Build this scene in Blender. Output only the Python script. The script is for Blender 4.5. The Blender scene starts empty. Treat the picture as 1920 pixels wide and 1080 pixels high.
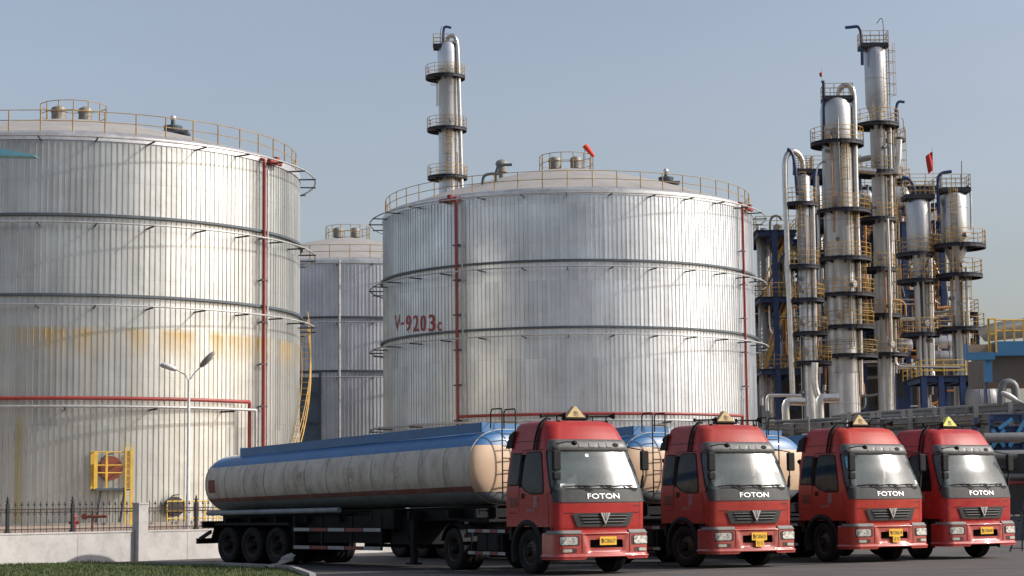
import bpy, math, random
from mathutils import Vector, Matrix
R_ = math.radians
SC = bpy.context.scene
COL = SC.collection
random.seed(7)

# ------------------------------------------------------------------ camera
F = 3600.0                      # focal length in pixels of a 1920 wide frame
EYE = 1.67
cam_d = bpy.data.cameras.new("camera"); cam = bpy.data.objects.new("camera", cam_d)
COL.objects.link(cam); SC.camera = cam
cam_d.sensor_width = 36.0; cam_d.lens = F / 1920 * 36.0
cam_d.clip_start = 0.5; cam_d.clip_end = 6000
PITCH = math.atan(401 / F)
ROT = Matrix.Rotation(R_(90) + PITCH, 3, 'X') @ Matrix.Rotation(-0.0107, 3, 'Z')
cam.matrix_world = Matrix.Translation((0, 0, EYE)) @ ROT.to_4x4()

def ray(px, py):
    return ROT @ Vector(((px - 960) / F, (540 - py) / F, -1.0))
def at(px, py, Y):
    d = ray(px, py); k = Y / d.y
    return Vector((d.x * k, Y, EYE + d.z * k))
def az(px, py=600):
    d = ray(px, py); return math.atan2(d.x, d.y)
def gpt(px, py, z=0.0):
    d = ray(px, py); k = (z - EYE) / d.z
    return Vector((d.x * k, d.y * k, z))

# ------------------------------------------------------------------ mesh builder
class MB:
    def __init__(s): s.v = []; s.f = []; s.sm = []
    def face(s, idx, smooth=False): s.f.append(tuple(idx)); s.sm.append(smooth)
    def box(s, c, size, rz=0.0, M=None):
        hx, hy, hz = size[0] / 2, size[1] / 2, size[2] / 2
        b = len(s.v); ca, sa = math.cos(rz), math.sin(rz)
        for x, y, z in ((-1,-1,-1),(1,-1,-1),(1,1,-1),(-1,1,-1),(-1,-1,1),(1,-1,1),(1,1,1),(-1,1,1)):
            x *= hx; y *= hy; z *= hz
            p = Vector((c[0] + x * ca - y * sa, c[1] + x * sa + y * ca, c[2] + z))
            if M: p = M @ p
            s.v.append(p)
        for q in ((0,3,2,1),(4,5,6,7),(0,1,5,4),(1,2,6,5),(2,3,7,6),(3,0,4,7)):
            s.face([b + i for i in q])
        return s
    def bar(s, a, b, w, h, up=(0, 0, 1)):
        a = Vector(a); b = Vector(b); d = (b - a).normalized(); up = Vector(up)
        if abs(d.dot(up)) > 0.99: up = Vector((0, 1, 0))
        x = d.cross(up).normalized(); z = x.cross(d).normalized()
        n = len(s.v)
        for p in (a, b):
            for i, j in ((-1,-1),(1,-1),(1,1),(-1,1)):
                s.v.append(p + x * (i * w / 2) + z * (j * h / 2))
        for q in ((0,1,2,3),(7,6,5,4),(0,4,5,1),(1,5,6,2),(2,6,7,3),(3,7,4,0)):
            s.face([n + i for i in q])
        return s
    def beam(s, a, b, w, h, t=0.03):      # an I section
        a = Vector(a); b = Vector(b); d = (b - a).normalized(); up = Vector((0, 0, 1))
        if abs(d.dot(up)) > 0.99: up = Vector((0, 1, 0))
        x = d.cross(up).normalized(); z = x.cross(d).normalized()
        s.bar(a + z * (h / 2 - t / 2), b + z * (h / 2 - t / 2), w, t, up)
        s.bar(a - z * (h / 2 - t / 2), b - z * (h / 2 - t / 2), w, t, up)
        s.bar(a, b, t, h - 2 * t, up)
        return s
    def tube(s, pts, r, n=8, caps=True, closed=False):
        pts = [Vector(p) for p in pts]; m = len(pts); base = len(s.v)
        prev = None; up = None
        for i, p in enumerate(pts):
            if closed: d = pts[(i + 1) % m] - pts[i - 1]
            else: d = pts[min(i + 1, m - 1)] - pts[max(i - 1, 0)]
            d.normalize()
            if up is None:
                a = Vector((0, 0, 1)) if abs(d.z) < 0.9 else Vector((1, 0, 0))
                up = (a - d * a.dot(d)).normalized()
            else:
                up = (up - d * up.dot(d)).normalized()
            x = d.cross(up)
            rr = r[i] if isinstance(r, (list, tuple)) else r
            for k in range(n):
                t = 2 * math.pi * k / n
                s.v.append(p + (x * math.cos(t) + up * math.sin(t)) * rr)
        for i in range(m if closed else m - 1):
            j = (i + 1) % m
            for k in range(n):
                l = (k + 1) % n
                s.face((base + i * n + k, base + j * n + k, base + j * n + l, base + i * n + l), n > 5)
        if caps and not closed:
            for i, rev in ((0, False), (m - 1, True)):
                b = len(s.v)
                for k in range(n): s.v.append(s.v[base + i * n + k].copy())
                q = list(range(b, b + n)); s.face(q[::-1] if rev else q)
        return s
    def lathe(s, prof, c=(0, 0, 0), n=24, axis='Z', a0=0.0, a1=2 * math.pi, M=None):
        full = abs(a1 - a0 - 2 * math.pi) < 1e-6; base = len(s.v); c = Vector(c)
        cols = n if full else n + 1
        # sharp corners of the profile get their own ring, so they stay crisp
        q = [prof[0]]; cut = set()
        for i in range(1, len(prof)):
            q.append(prof[i])
            if i < len(prof) - 1:
                u = Vector((prof[i][0] - prof[i-1][0], prof[i][1] - prof[i-1][1])); w = Vector((prof[i+1][0] - prof[i][0], prof[i+1][1] - prof[i][1]))
                if u.length > 1e-6 and w.length > 1e-6 and u.angle(w) > 0.66: q.append(prof[i]); cut.add(len(q) - 2)
        prof = q
        for (r, z) in prof:
            for k in range(cols):
                t = a0 + (a1 - a0) * k / n
                x, y = r * math.cos(t), r * math.sin(t)
                p = Vector((x, y, z)) if axis == 'Z' else (Vector((z, x, y)) if axis == 'X' else Vector((y, z, x)))
                p = c + p
                if M: p = M @ p
                s.v.append(p)
        for i in range(len(prof) - 1):
            if i in cut: continue
            for k in range(n):
                l = (k + 1) % cols
                s.face((base + i * cols + k, base + i * cols + l, base + (i + 1) * cols + l, base + (i + 1) * cols + k), True)
        return s
    def sphere(s, c, r, n=14, m=8, sz=1.0):
        return s.lathe([(r * math.sin(math.pi * i / m) + 1e-4, -r * sz * math.cos(math.pi * i / m)) for i in range(m + 1)], c, n)
    def disc(s, c, r, z, n=24, ccw=True):
        b = len(s.v)
        for k in range(n):
            t = 2 * math.pi * k / n; s.v.append(Vector((c[0] + r * math.cos(t), c[1] + r * math.sin(t), z)))
        q = list(range(b, b + n)); s.face(q if ccw else q[::-1]); return s
    def poly(s, pts, smooth=False):
        b = len(s.v); s.v += [Vector(p) for p in pts]; s.face(range(b, b + len(pts)), smooth); return s
    def prism(s, pts, d):
        d = Vector(d); pts = [Vector(p) for p in pts]; n = len(pts); b = len(s.v)
        s.v += pts + [p + d for p in pts]
        s.face(list(range(b, b + n))[::-1]); s.face(range(b + n, b + 2 * n))
        for i in range(n):
            j = (i + 1) % n; s.face((b + i, b + j, b + n + j, b + n + i))
        return s
    def grid(s, rows, smooth=True, skip=None, flip=False):
        b = len(s.v); nu = len(rows[0])
        for r in rows: s.v += [Vector(p) for p in r]
        for i in range(len(rows) - 1):
            for k in range(nu - 1):
                if skip and skip(i, k): continue
                q = (b + i * nu + k, b + i * nu + k + 1, b + (i + 1) * nu + k + 1, b + (i + 1) * nu + k)
                s.face(q[::-1] if flip else q, smooth)
        return s
    def arc(s, r0, r1, z0, z1, a0, a1, n):   # a curved bar with a rectangular section
        full = abs(a1 - a0 - 2 * math.pi) < 1e-6
        b = len(s.v)
        for k in range(n + 1):
            t = a0 + (a1 - a0) * k / n; c, q = math.cos(t), math.sin(t)
            for r, z in ((r0, z0), (r1, z0), (r1, z1), (r0, z1)):
                s.v.append(Vector((r * c, r * q, z)))
        for k in range(n):
            for j in range(4):
                l = (j + 1) % 4
                s.face((b + k * 4 + j, b + k * 4 + l, b + (k + 1) * 4 + l, b + (k + 1) * 4 + j))
        if not full:
            s.face((b, b + 3, b + 2, b + 1)); e = b + n * 4; s.face((e, e + 1, e + 2, e + 3))
        return s
    def build(s, name, m, parent=None, loc=None, bevel=0, **props):
        me = bpy.data.meshes.new(name)
        me.from_pydata([tuple(p) for p in s.v], [], s.f)
        me.polygons.foreach_set('use_smooth', s.sm); me.update()
        me.materials.append(m)
        o = bpy.data.objects.new(name, me); COL.objects.link(o)
        if parent: o.parent = parent
        if loc is not None: o.location = loc
        if bevel:
            b = o.modifiers.new('bevel', 'BEVEL'); b.width = bevel; b.segments = 2; b.limit_method = 'ANGLE'
        for k, v in props.items(): o[k] = v
        return o

def tag(o, label=None, category=None, group=None, kind=None):
    if label: o['label'] = label
    if category: o['category'] = category
    if group: o['group'] = group
    if kind: o['kind'] = kind
    return o
def thing(name, loc, label, cat, group=None, rz=0.0):
    o = bpy.data.objects.new(name, None); COL.objects.link(o); o.empty_display_size = 0.2
    o.location = loc; o.rotation_euler = (0, 0, rz)
    return tag(o, label, cat, group)
KIDS = {}
def kids(o): return [c for c in bpy.data.objects if c.parent == o]
def copy_tree(o, parent=None):
    c = o.copy(); COL.objects.link(c)
    if parent is not None: c.parent = parent
    for ch in kids(o): copy_tree(ch, c)
    return c

# ------------------------------------------------------------------ materials
def mat(name, col, rough=0.5, metal=0.0, var=0.15, vscale=3.0, stretch=(1, 1, 1), bump=0.0, bscale=20.0,
        coat=0.0, dirt=None, dirt_amt=0.4, alpha=None, spec=None, rvar=0.0):
    m = bpy.data.materials.new(name); m.use_nodes = True
    nt = m.node_tree; N = nt.nodes; L = nt.links; b = N['Principled BSDF']
    b.inputs['Metallic'].default_value = metal; b.inputs['Roughness'].default_value = rough
    if coat: b.inputs['Coat Weight'].default_value = coat; b.inputs['Coat Roughness'].default_value = 0.08
    if alpha is not None: b.inputs['Alpha'].default_value = alpha
    if spec is not None: b.inputs['Specular IOR Level'].default_value = spec
    tc = N.new('ShaderNodeTexCoord'); mp = N.new('ShaderNodeMapping'); mp.inputs['Scale'].default_value = stretch
    L.new(tc.outputs['Object'], mp.inputs['Vector'])
    nz = N.new('ShaderNodeTexNoise'); nz.inputs['Scale'].default_value = vscale; nz.inputs['Detail'].default_value = 6
    nz.inputs['Roughness'].default_value = 0.65
    L.new(mp.outputs[0], nz.inputs['Vector'])
    cr = N.new('ShaderNodeMapRange'); cr.inputs['From Min'].default_value = 0.3; cr.inputs['From Max'].default_value = 0.7
    cr.inputs['To Min'].default_value = 1 - var; cr.inputs['To Max'].default_value = 1 + var
    L.new(nz.outputs['Fac'], cr.inputs['Value'])
    mul = N.new('ShaderNodeVectorMath'); mul.operation = 'SCALE'; mul.inputs[0].default_value = col
    L.new(cr.outputs[0], mul.inputs['Scale'])
    out = mul.outputs[0]
    if dirt:
        n2 = N.new('ShaderNodeTexNoise'); n2.inputs['Scale'].default_value = vscale * 2.3; n2.inputs['Detail'].default_value = 8
        n2.inputs['Roughness'].default_value = 0.75
        L.new(mp.outputs[0], n2.inputs['Vector'])
        r2 = N.new('ShaderNodeMapRange'); r2.inputs['From Min'].default_value = 0.45; r2.inputs['From Max'].default_value = 0.7
        r2.inputs['To Max'].default_value = dirt_amt
        L.new(n2.outputs['Fac'], r2.inputs['Value'])
        mx = N.new('ShaderNodeMix'); mx.data_type = 'RGBA'; mx.inputs['B'].default_value = (*dirt, 1)
        L.new(r2.outputs[0], mx.inputs['Factor']); L.new(out, mx.inputs['A']); out = mx.outputs['Result']
    L.new(out, b.inputs['Base Color'])
    if rvar:
        r3 = N.new('ShaderNodeMapRange'); r3.inputs['To Min'].default_value = rough - rvar; r3.inputs['To Max'].default_value = rough + rvar
        r3.inputs['From Min'].default_value = 0.3; r3.inputs['From Max'].default_value = 0.7
        L.new(nz.outputs['Fac'], r3.inputs['Value']); L.new(r3.outputs[0], b.inputs['Roughness'])
    if bump:
        n4 = N.new('ShaderNodeTexNoise'); n4.inputs['Scale'].default_value = bscale; n4.inputs['Detail'].default_value = 4
        L.new(mp.outputs[0], n4.inputs['Vector'])
        bp = N.new('ShaderNodeBump'); bp.inputs['Strength'].default_value = bump; bp.inputs['Distance'].default_value = 0.02
        L.new(n4.outputs['Fac'], bp.inputs['Height']); L.new(bp.outputs[0], b.inputs['Normal'])
    return m

def cladding(name, base, rust=False, v=1.0, metal=0.75, rough=0.42, npan=280, streak=(0.19, 0.18, 0.16)):
    """aluminium sheet cladding: every sheet has its own tone, with run-down streaks"""
    m = bpy.data.materials.new(name); m.use_nodes = True
    nt = m.node_tree; N = nt.nodes; L = nt.links; b = N['Principled BSDF']
    b.inputs['Metallic'].default_value = metal
    def M(op, a, b_=None, c=None):
        n = N.new('ShaderNodeMath'); n.operation = op
        for i, q in enumerate((a, b_, c)):
            if q is None: continue
            if isinstance(q, (int, float)): n.inputs[i].default_value = q
            else: L.new(q, n.inputs[i])
        return n.outputs[0]
    def MR(v, a, b_, c, d):
        n = N.new('ShaderNodeMapRange'); L.new(v, n.inputs['Value'])
        for k, q in zip(('From Min', 'From Max', 'To Min', 'To Max'), (a, b_, c, d)): n.inputs[k].default_value = q
        return n.outputs[0]
    tc = N.new('ShaderNodeTexCoord'); sp = N.new('ShaderNodeSeparateXYZ'); L.new(tc.outputs['Object'], sp.inputs[0])
    ang = M('ARCTAN2', sp.outputs[1], sp.outputs[0]); u = M('MULTIPLY', ang, npan / (2 * math.pi))
    pan = M('FLOOR', u); lift = M('FLOOR', M('MULTIPLY', sp.outputs[2], 1 / 4.6))
    cb = N.new('ShaderNodeCombineXYZ'); L.new(pan, cb.inputs[0]); L.new(lift, cb.inputs[1])
    wn = N.new('ShaderNodeTexWhiteNoise'); wn.noise_dimensions = '2D'; L.new(cb.outputs[0], wn.inputs['Vector'])
    wide = N.new('ShaderNodeCombineXYZ'); L.new(M('FLOOR', M('MULTIPLY', u, 0.21)), wide.inputs[0]); L.new(lift, wide.inputs[1])
    wn2 = N.new('ShaderNodeTexWhiteNoise'); wn2.noise_dimensions = '2D'; L.new(wide.outputs[0], wn2.inputs['Vector'])
    # streaks run down
    sv = N.new('ShaderNodeCombineXYZ'); L.new(M('MULTIPLY', u, 0.9), sv.inputs[0]); L.new(M('MULTIPLY', sp.outputs[2], 0.22), sv.inputs[1])
    ns = N.new('ShaderNodeTexNoise'); ns.inputs['Scale'].default_value = 1.3; ns.inputs['Detail'].default_value = 7; ns.inputs['Roughness'].default_value = .7
    L.new(sv.outputs[0], ns.inputs['Vector'])
    nb = N.new('ShaderNodeTexNoise'); nb.inputs['Scale'].default_value = 0.35; nb.inputs['Detail'].default_value = 7; nb.inputs['Roughness'].default_value = .6
    L.new(tc.outputs['Object'], nb.inputs['Vector'])
    k = M('MULTIPLY', MR(wn.outputs['Value'], 0, 1, 1-.07*v, 1+.05*v), MR(wn2.outputs['Value'], 0, 1, 1-.07*v, 1+.06*v))
    k = M('MULTIPLY', k, MR(ns.outputs['Fac'], 0.3, 0.7, 1-.14*v, 1+.1*v))
    k = M('MULTIPLY', k, MR(nb.outputs['Fac'], 0.3, 0.7, 1-.18*v, 1+.12*v))
    if npan > 100:      # crease darkening painted into the colour beside every rib
        fr = M('FRACT', u); k = M('MULTIPLY', k, MR(M('MAXIMUM', M('GREATER_THAN', fr, .955), M('LESS_THAN', fr, .03)), 0, 1, 1, .5))
        zf = M('FRACT', M('MULTIPLY', sp.outputs[2], 1 / 2.3)); k = M('MULTIPLY', k, MR(M('LESS_THAN', zf, .012), 0, 1, 1, .88))
    sc = N.new('ShaderNodeVectorMath'); sc.operation = 'SCALE'; sc.inputs[0].default_value = base; L.new(k, sc.inputs['Scale'])
    col = sc.outputs[0]
    mx = N.new('ShaderNodeMix'); mx.data_type = 'RGBA'; mx.inputs['B'].default_value = (*streak, 1)
    L.new(M('MULTIPLY', MR(ns.outputs['Fac'], 0.56, 0.75, 0, 0.55), MR(nb.outputs['Fac'], 0.45, 0.6, 0, 1)), mx.inputs['Factor'])
    L.new(col, mx.inputs['A']); col = mx.outputs['Result']
    if rust:
        # yellow brown runs below the second girder, washed out downwards
        z = sp.outputs[2]
        fade = M('MULTIPLY', MR(z, 9.0, 9.3, 1, 0), MR(z, 7.6, 9.2, 0.12, 1))
        sv2 = N.new('ShaderNodeCombineXYZ'); L.new(M('MULTIPLY', u, 0.16), sv2.inputs[0]); L.new(M('MULTIPLY', z, 0.12), sv2.inputs[1])
        n5 = N.new('ShaderNodeTexNoise'); n5.inputs['Scale'].default_value = 1.6; n5.inputs['Detail'].default_value = 5
        L.new(sv2.outputs[0], n5.inputs['Vector'])
        amt = M('MULTIPLY', fade, MR(n5.outputs['Fac'], 0.38, 0.58, 0.12, 1.0))
        amt = M('MULTIPLY', amt, MR(ns.outputs['Fac'], 0.3, 0.6, 0.5, 1.0))
        mx = N.new('ShaderNodeMix'); mx.data_type = 'RGBA'; mx.inputs['B'].default_value = (0.46, 0.31, 0.09, 1)
        L.new(amt, mx.inputs['Factor']); L.new(col, mx.inputs['A']); col = mx.outputs['Result']
        # one long yellow stain
        st = M('MULTIPLY', M('LESS_THAN', M('ABSOLUTE', M('ADD', ang, -STAIN)), 0.014), MR(z, 4.6, 5.2, 0.6, 0))
        mx = N.new('ShaderNodeMix'); mx.data_type = 'RGBA'; mx.inputs['B'].default_value = (0.42, 0.32, 0.06, 1)
        L.new(M('MULTIPLY', st, MR(ns.outputs['Fac'], 0.3, 0.6, 0.4, 1.0)), mx.inputs['Factor']); L.new(col, mx.inputs['A']); col = mx.outputs['Result']
        metsub = M('MULTIPLY', amt, 0.6)
        L.new(M('SUBTRACT', metal, metsub), b.inputs['Metallic'])
    L.new(col, b.inputs['Base Color'])
    rr = M('MULTIPLY', MR(nb.outputs['Fac'], 0.3, 0.7, rough + 0.09, rough - 0.07), MR(wn.outputs['Value'], 0, 1, 0.93, 1.08))
    L.new(rr, b.inputs['Roughness'])
    bp = N.new('ShaderNodeBump'); bp.inputs['Strength'].default_value = 0.5; bp.inputs['Distance'].default_value = 0.05
    n6 = N.new('ShaderNodeTexNoise'); n6.inputs['Scale'].default_value = 0.8; n6.inputs['Detail'].default_value = 3
    L.new(tc.outputs['Object'], n6.inputs['Vector']); L.new(n6.outputs['Fac'], bp.inputs['Height']); L.new(bp.outputs[0], b.inputs['Normal'])
    return m

# tank geometry from the two tangent rays of the middle tank
RT = 12.0
a_l, a_r = az(719), az(1415)
d2 = RT / math.sin((a_r - a_l) / 2); c2 = (a_l + a_r) / 2
T2C = Vector((d2 * math.sin(c2), d2 * math.cos(c2), 0.8))
d1 = 103.5; c1 = az(561) - math.asin(RT / d1)
T1C = Vector((d1 * math.sin(c1), d1 * math.cos(c1), 0.8))
T3C = Vector((at(652, 600, 152).x, 152, 0.8))
def tang(C, px, py, r):
    """angle on a circle of radius r round C of the point seen at pixel column px"""
    d = ray(px, py); dx, dy = d.x / d.y, 1.0
    n = math.hypot(dx, dy); dx /= n; dy /= n
    b = C.x * dx + C.y * dy; c = C.x ** 2 + C.y ** 2 - r * r
    t = b - math.sqrt(max(b * b - c, 0))
    return math.atan2(t * dy - C.y, t * dx - C.x)
STAIN = tang(T1C, 35, 850, RT)

M_alu = cladding('aluminium_cladding', (0.70, 0.725, 0.735), metal=.78, rough=.38)
M_alu_rust = cladding('aluminium_cladding_stained', (0.56, 0.57, 0.545), rust=True, metal=.80, rough=.36)
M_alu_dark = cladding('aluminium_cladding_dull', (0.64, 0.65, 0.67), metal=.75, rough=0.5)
M_roof = mat('tank_roof_paint', (0.31, 0.295, 0.275), 0.75, 0.0, 0.12, 0.6, dirt=(0.22, 0.2, 0.17), dirt_amt=.5)
M_cap = mat('aluminium_flashing', (0.62, 0.62, 0.62), 0.42, 0.75, 0.15, 1.0, dirt=(.3, .28, .25), dirt_amt=.5)
M_girder = mat('blue_grey_steel', (0.055, 0.08, 0.10), 0.55, 0.1, 0.3, 2, dirt=(.16, .14, .12), dirt_amt=.5)
M_galv = mat('galvanised_pipe', (0.42, 0.43, 0.43), 0.5, 0.5, 0.2, 2, dirt=(.2, .17, .13), dirt_amt=.5)
M_dark = mat('dark_bracket_steel', (0.035, 0.04, 0.045), 0.6, 0.2, 0.3, 3)
M_red = mat('red_fire_pipe_paint', (0.26, 0.030, 0.026), 0.5, 0.0, 0.25, 1.5, dirt=(.16, .05, .035), dirt_amt=.6)
M_yel = mat('yellow_rail_paint', (0.50, 0.30, 0.05), 0.55, 0.0, 0.25, 1.2, dirt=(.22, .12, .04), dirt_amt=.6)
M_yel2 = mat('bright_yellow_paint', (0.62, 0.40, 0.05), 0.5, 0.0, 0.15, 1.2, dirt=(.3, .18, .05), dirt_amt=.5)
M_blue = mat('blue_steel_paint', (0.010, 0.035, 0.12), 0.5, 0.0, 0.3, 1.0, dirt=(.05, .06, .08), dirt_amt=.6)
M_blue2 = mat('light_blue_paint', (0.04, 0.22, 0.42), 0.55, 0.0, 0.2, 1.0, dirt=(.12, .2, .25), dirt_amt=.5)
M_navy = mat('navy_platform_steel', (0.008, 0.011, 0.024), 0.6, 0.1, 0.3, 1.0, dirt=(.06, .05, .04), dirt_amt=.5)
M_lett = mat('faded_red_lettering', (0.33, 0.035, 0.04), 0.7, 0.0, 0.35, 1.6, dirt=(.22, .12, .1), dirt_amt=.8)
M_vent = mat('grey_vent_paint', (0.24, 0.23, 0.21), 0.6, 0.2, 0.25, 2, dirt=(.12, .08, .05), dirt_amt=.6)

# ------------------------------------------------------------------ storage tanks
def railing(mb_post, mb_rail, pts, h=1.0, pr=0.03, rr=0.022, closed=False, post_every=1, mids=(0.5,), n=5):
    for i, p in enumerate(pts):
        if i % post_every == 0:
            mb_post.tube([p, p + Vector((0, 0, h))], pr, n, caps=False)
    for k in (1.0,) + tuple(mids):
        mb_rail.tube([p + Vector((0, 0, h * k)) for p in pts], rr, n, closed=closed)

def mushroom(parent, x, y, z, r, h, wide=1.25, name='roof_vent'):
    mb = MB()
    mb.lathe([(r * .55, 0), (r * .55, h * .35), (r, h * .38), (r, h * .72), (r * wide, h * .74), (r * wide, h * .8),
              (r * .95, h * .92), (r * .4, h), (0.001, h)], (x, y, z), 16)
    return mb.build(name, M_vent, parent)

def storage_tank(C, label, m_shell, g, riser=(), stain=False, text=None, full=True):
    T = thing('storage_tank', C, label, 'storage tank', 'insulated storage tanks')
    rnd = random.Random(int(C.x * 10))
    lifts = [(0, g['mid']), (g['mid'], g['band2']), (g['band2'], g['band1']), (g['band1'], g['top'] - .35)]
    NP = 280
    sh = MB()
    for (z0, z1) in lifts:
        base = len(sh.v); prof = []
        for k in range(NP):
            t0 = 2 * math.pi * k / NP; dt = 2 * math.pi / NP
            j1, j2 = rnd.uniform(-.0045, .0045), rnd.uniform(-.0045, .0045)
            prof += [(RT + j1, t0 + dt * .0), (RT + j2, t0 + dt * .80), (RT + .034, t0 + dt * .85), (RT + .034, t0 + dt * .95)]
        for z in (z0, z1 - 0.004):
            for r, t in prof: sh.v.append(Vector((r * math.cos(t), r * math.sin(t), z)))
        n = len(prof)
        for k in range(n):
            l = (k + 1) % n
            sh.face((base + k, base + l, base + n + l, base + n + k))
    sh.build('shell', m_shell, T)
    cap = MB().lathe([(RT + .06, g['top'] - .42), (RT + .06, g['top'] - .12), (RT - .06, g['top']), (RT - .5, g['top'] + .10)], n=160)
    cap.build('roof_edge_flashing', M_cap, T)
    rf = MB(); prof = []
    for i in range(13):
        r = (RT - .45) * (1 - i / 12); prof.append((max(r, .001), g['top'] + .09 + g['rise'] * (1 - (r / (RT - .45)) ** 1.4)))
    rf.lathe(prof, n=96); roof = rf.build('roof', M_roof, T)
    # base ring
    MB().lathe([(RT + .5, 0), (RT + .5, .12), (RT, .12)], n=96).build('foundation_ring', M_conc, T)
    # wind girders
    for z in (g['band1'], g['band2']):
        MB().arc(RT + .02, RT + .20, z - .02, z + .10, 0, 2 * math.pi, 160).build('wind_girder', M_girder, T)
    # spray rings on radial brackets
    rs = RT + .85
    for z in (g['ring0'], g['ring1'], g['ring2']):
        mb = MB().tube([(rs * math.cos(t), rs * math.sin(t), z) for t in [2 * math.pi * k / 120 for k in range(120)]], .045, 6, closed=True)
        ro = mb.build('spray_ring', M_galv, T)
        off = g.get('boff', 0)
        for k in range(30):
            br = MB(); t = 2 * math.pi * (k + off) / 30
            br.bar((RT * math.cos(t), RT * math.sin(t), z - .06), ((rs + .1) * math.cos(t), (rs + .1) * math.sin(t), z - .06), .05, .07)
            br.build('ring_bracket', M_dark, ro)
    # roof edge railing
    NPOST = 50; pts = [Vector(((RT - .15) * math.cos(t), (RT - .15) * math.sin(t), g['top'])) for t in [2 * math.pi * (k + .3) / NPOST for k in range(NPOST)]]
    po, ra = MB(), MB()
    railing(po, ra, pts, 1.02, .035, .022, True, mids=(.52,))
    r_ = ra.build('roof_railing', M_yrail, T)
    for p in pts: MB().tube([p, p + Vector((0, 0, 1.02))], .035, 6).build('railing_post', M_yrail, r_)
    # central platform
    za = g['top'] + g['rise'] - .10
    n = 14; pts = [Vector((1.75 * math.cos(2 * math.pi * k / n), 1.75 * math.sin(2 * math.pi * k / n), za)) for k in range(n)]
    po = MB(); railing(po, po, pts, 1.05, .03, .022, True); po.build('vent_railing', M_yrail, T)
    ca = math.atan2(-C.y, -C.x); side = Vector((-math.sin(ca), math.cos(ca), 0))   # points to the viewer's right
    if side.x < 0: side = -side
    for k, (o, r) in enumerate(((-.75, .40), (.62, .36))):
        p = side * o; mushroom(T, p.x, p.y, za - .25, r, 1.3, 1.1)
    for (o, dd, r, h) in g.get('vents', ()):
        p = side * o + Vector((math.cos(ca), math.sin(ca), 0)) * dd
        zz = g['top'] + .09 + g['rise'] * (1 - (p.length / RT) ** 1.4)
        mushroom(T, p.x, p.y, zz - .1, r, h, 1.15)
    for (o, dd) in g.get('hatch', ()):
        p = side * o + Vector((math.cos(ca), math.sin(ca), 0)) * dd
        zz = g['top'] + .05 + g['rise'] * (1 - (p.length / RT) ** 1.4)
        hb = MB().box((p.x, p.y, zz + .05), (1.7, 1.0, .12)).lathe([(.42, .1), (.5, .35), (.5, .42), (.12, .5), (.12, .75)], (p.x, p.y, zz), 16)
        h = hb.build('roof_hatch', M_girder, T)
        MB().sphere((p.x, p.y, zz + .85), .17).build('hatch_knob', M_cap, h)
    for (px, z0, z1, grey) in riser:
        t = tang(C, px, 600, RT + .3); p = Vector(((RT + .3) * math.cos(t), (RT + .3) * math.sin(t), 0))
        rp = MB().tube([p + Vector((0, 0, z0)), p + Vector((0, 0, z1))], .085, 10)
        rp.tube([p + Vector((0, 0, z1)), p + Vector((0, 0, z1 + .12)), p * (1 - .25 / RT) + Vector((0, 0, z1 + .2))], .085, 10)
        ro = rp.build('fire_water_riser', M_red, T)
        for z in [z0 + 1.2 + 2.1 * i for i in range(int((z1 - z0 - 1) / 2.1))]:
            cl = MB(); e = Vector((-math.sin(t), math.cos(t), 0)) * .28
            cl.bar(p - e + Vector((0, 0, z)), p + e + Vector((0, 0, z)), .08, .08)
            cl.bar(p + Vector((0, 0, z)), p * (RT / (RT + .3)) + Vector((0, 0, z)), .06, .06)
            cl.build('pipe_clamp', M_dark, ro)
        if grey:
            t2 = t - .030 if grey < 0 else t + .030
            q = Vector(((RT + .25) * math.cos(t2), (RT + .25) * math.sin(t2), 0))
            MB().tube([q + Vector((0, 0, z0)), q + Vector((0, 0, z1 - .3))], .055, 8).build('drain_pipe', M_galv, T)
    return T

def ring_pipe(T, m, r, z, a0, a1, rad, name, n=60, pre=(), post=()):
    pts = list(pre) + [(r * math.cos(a0 + (a1 - a0) * k / n), r * math.sin(a0 + (a1 - a0) * k / n), z) for k in range(n + 1)] + list(post)
    return MB().tube(pts, rad, 10).build(name, m, T)
M_yrail2 = mat('gold_yellow_railing', (0.46, 0.27, 0.05), 0.6, 0, 0.35, 0.5, dirt=(.15, .10, .05), dirt_amt=.6)
M_conc = mat('concrete', (0.32, 0.29, 0.25), 0.9, 0, 0.2, 1.5, bump=.3, bscale=12)
M_yrail = mat('weathered_yellow_railing', (0.34, 0.22, 0.07), 0.6, 0, 0.35, 0.8, dirt=(.12, .09, .06), dirt_amt=.7)

yf = T2C.y - RT * .99
zl = lambda px, py: at(px, py, yf).z - .8
G2 = dict(top=zl(1010, 352), band1=zl(1040, 490), band2=zl(1040, 615), ring0=zl(1040, 366), ring1=zl(1040, 503), ring2=zl(1040, 630),
          mid=4.9, rise=3.05, vents=((-4.2, 1.2, .36, 1.35),), hatch=((6.4, 2.0),), boff=.35)
print('tank2', T2C, {k: round(v, 2) for k, v in G2.items() if isinstance(v, float)})
G1 = dict(G2); G1['rise'] = 2.7; G1['vents'] = ((-4.6, 1.5, .36, 1.1),); G1['hatch'] = ((5.1, 3.0),); G1['boff'] = .0
yf1 = T1C.y - RT * .97
G1['top'] = at(100, 247, yf1).z - .8; G1['ring0'] = at(100, 262, yf1).z - .8
G1['band1'] = at(100, 405, yf1).z - .8; G1['band2'] = at(100, 555, yf1).z - .8
G1['ring1'] = G1['band1'] - .42; G1['ring2'] = G1['band2'] - .5
print('tank1', T1C, {k: round(v, 2) for k, v in G1.items() if isinstance(v, float)})
ts = 12.0
tank1 = storage_tank(T1C, 'large silver storage tank at the left edge with yellow rust stains below its second band', M_alu_rust, G1,
                     riser=((495, .3, G1['top'] - .5, 1),))
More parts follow.
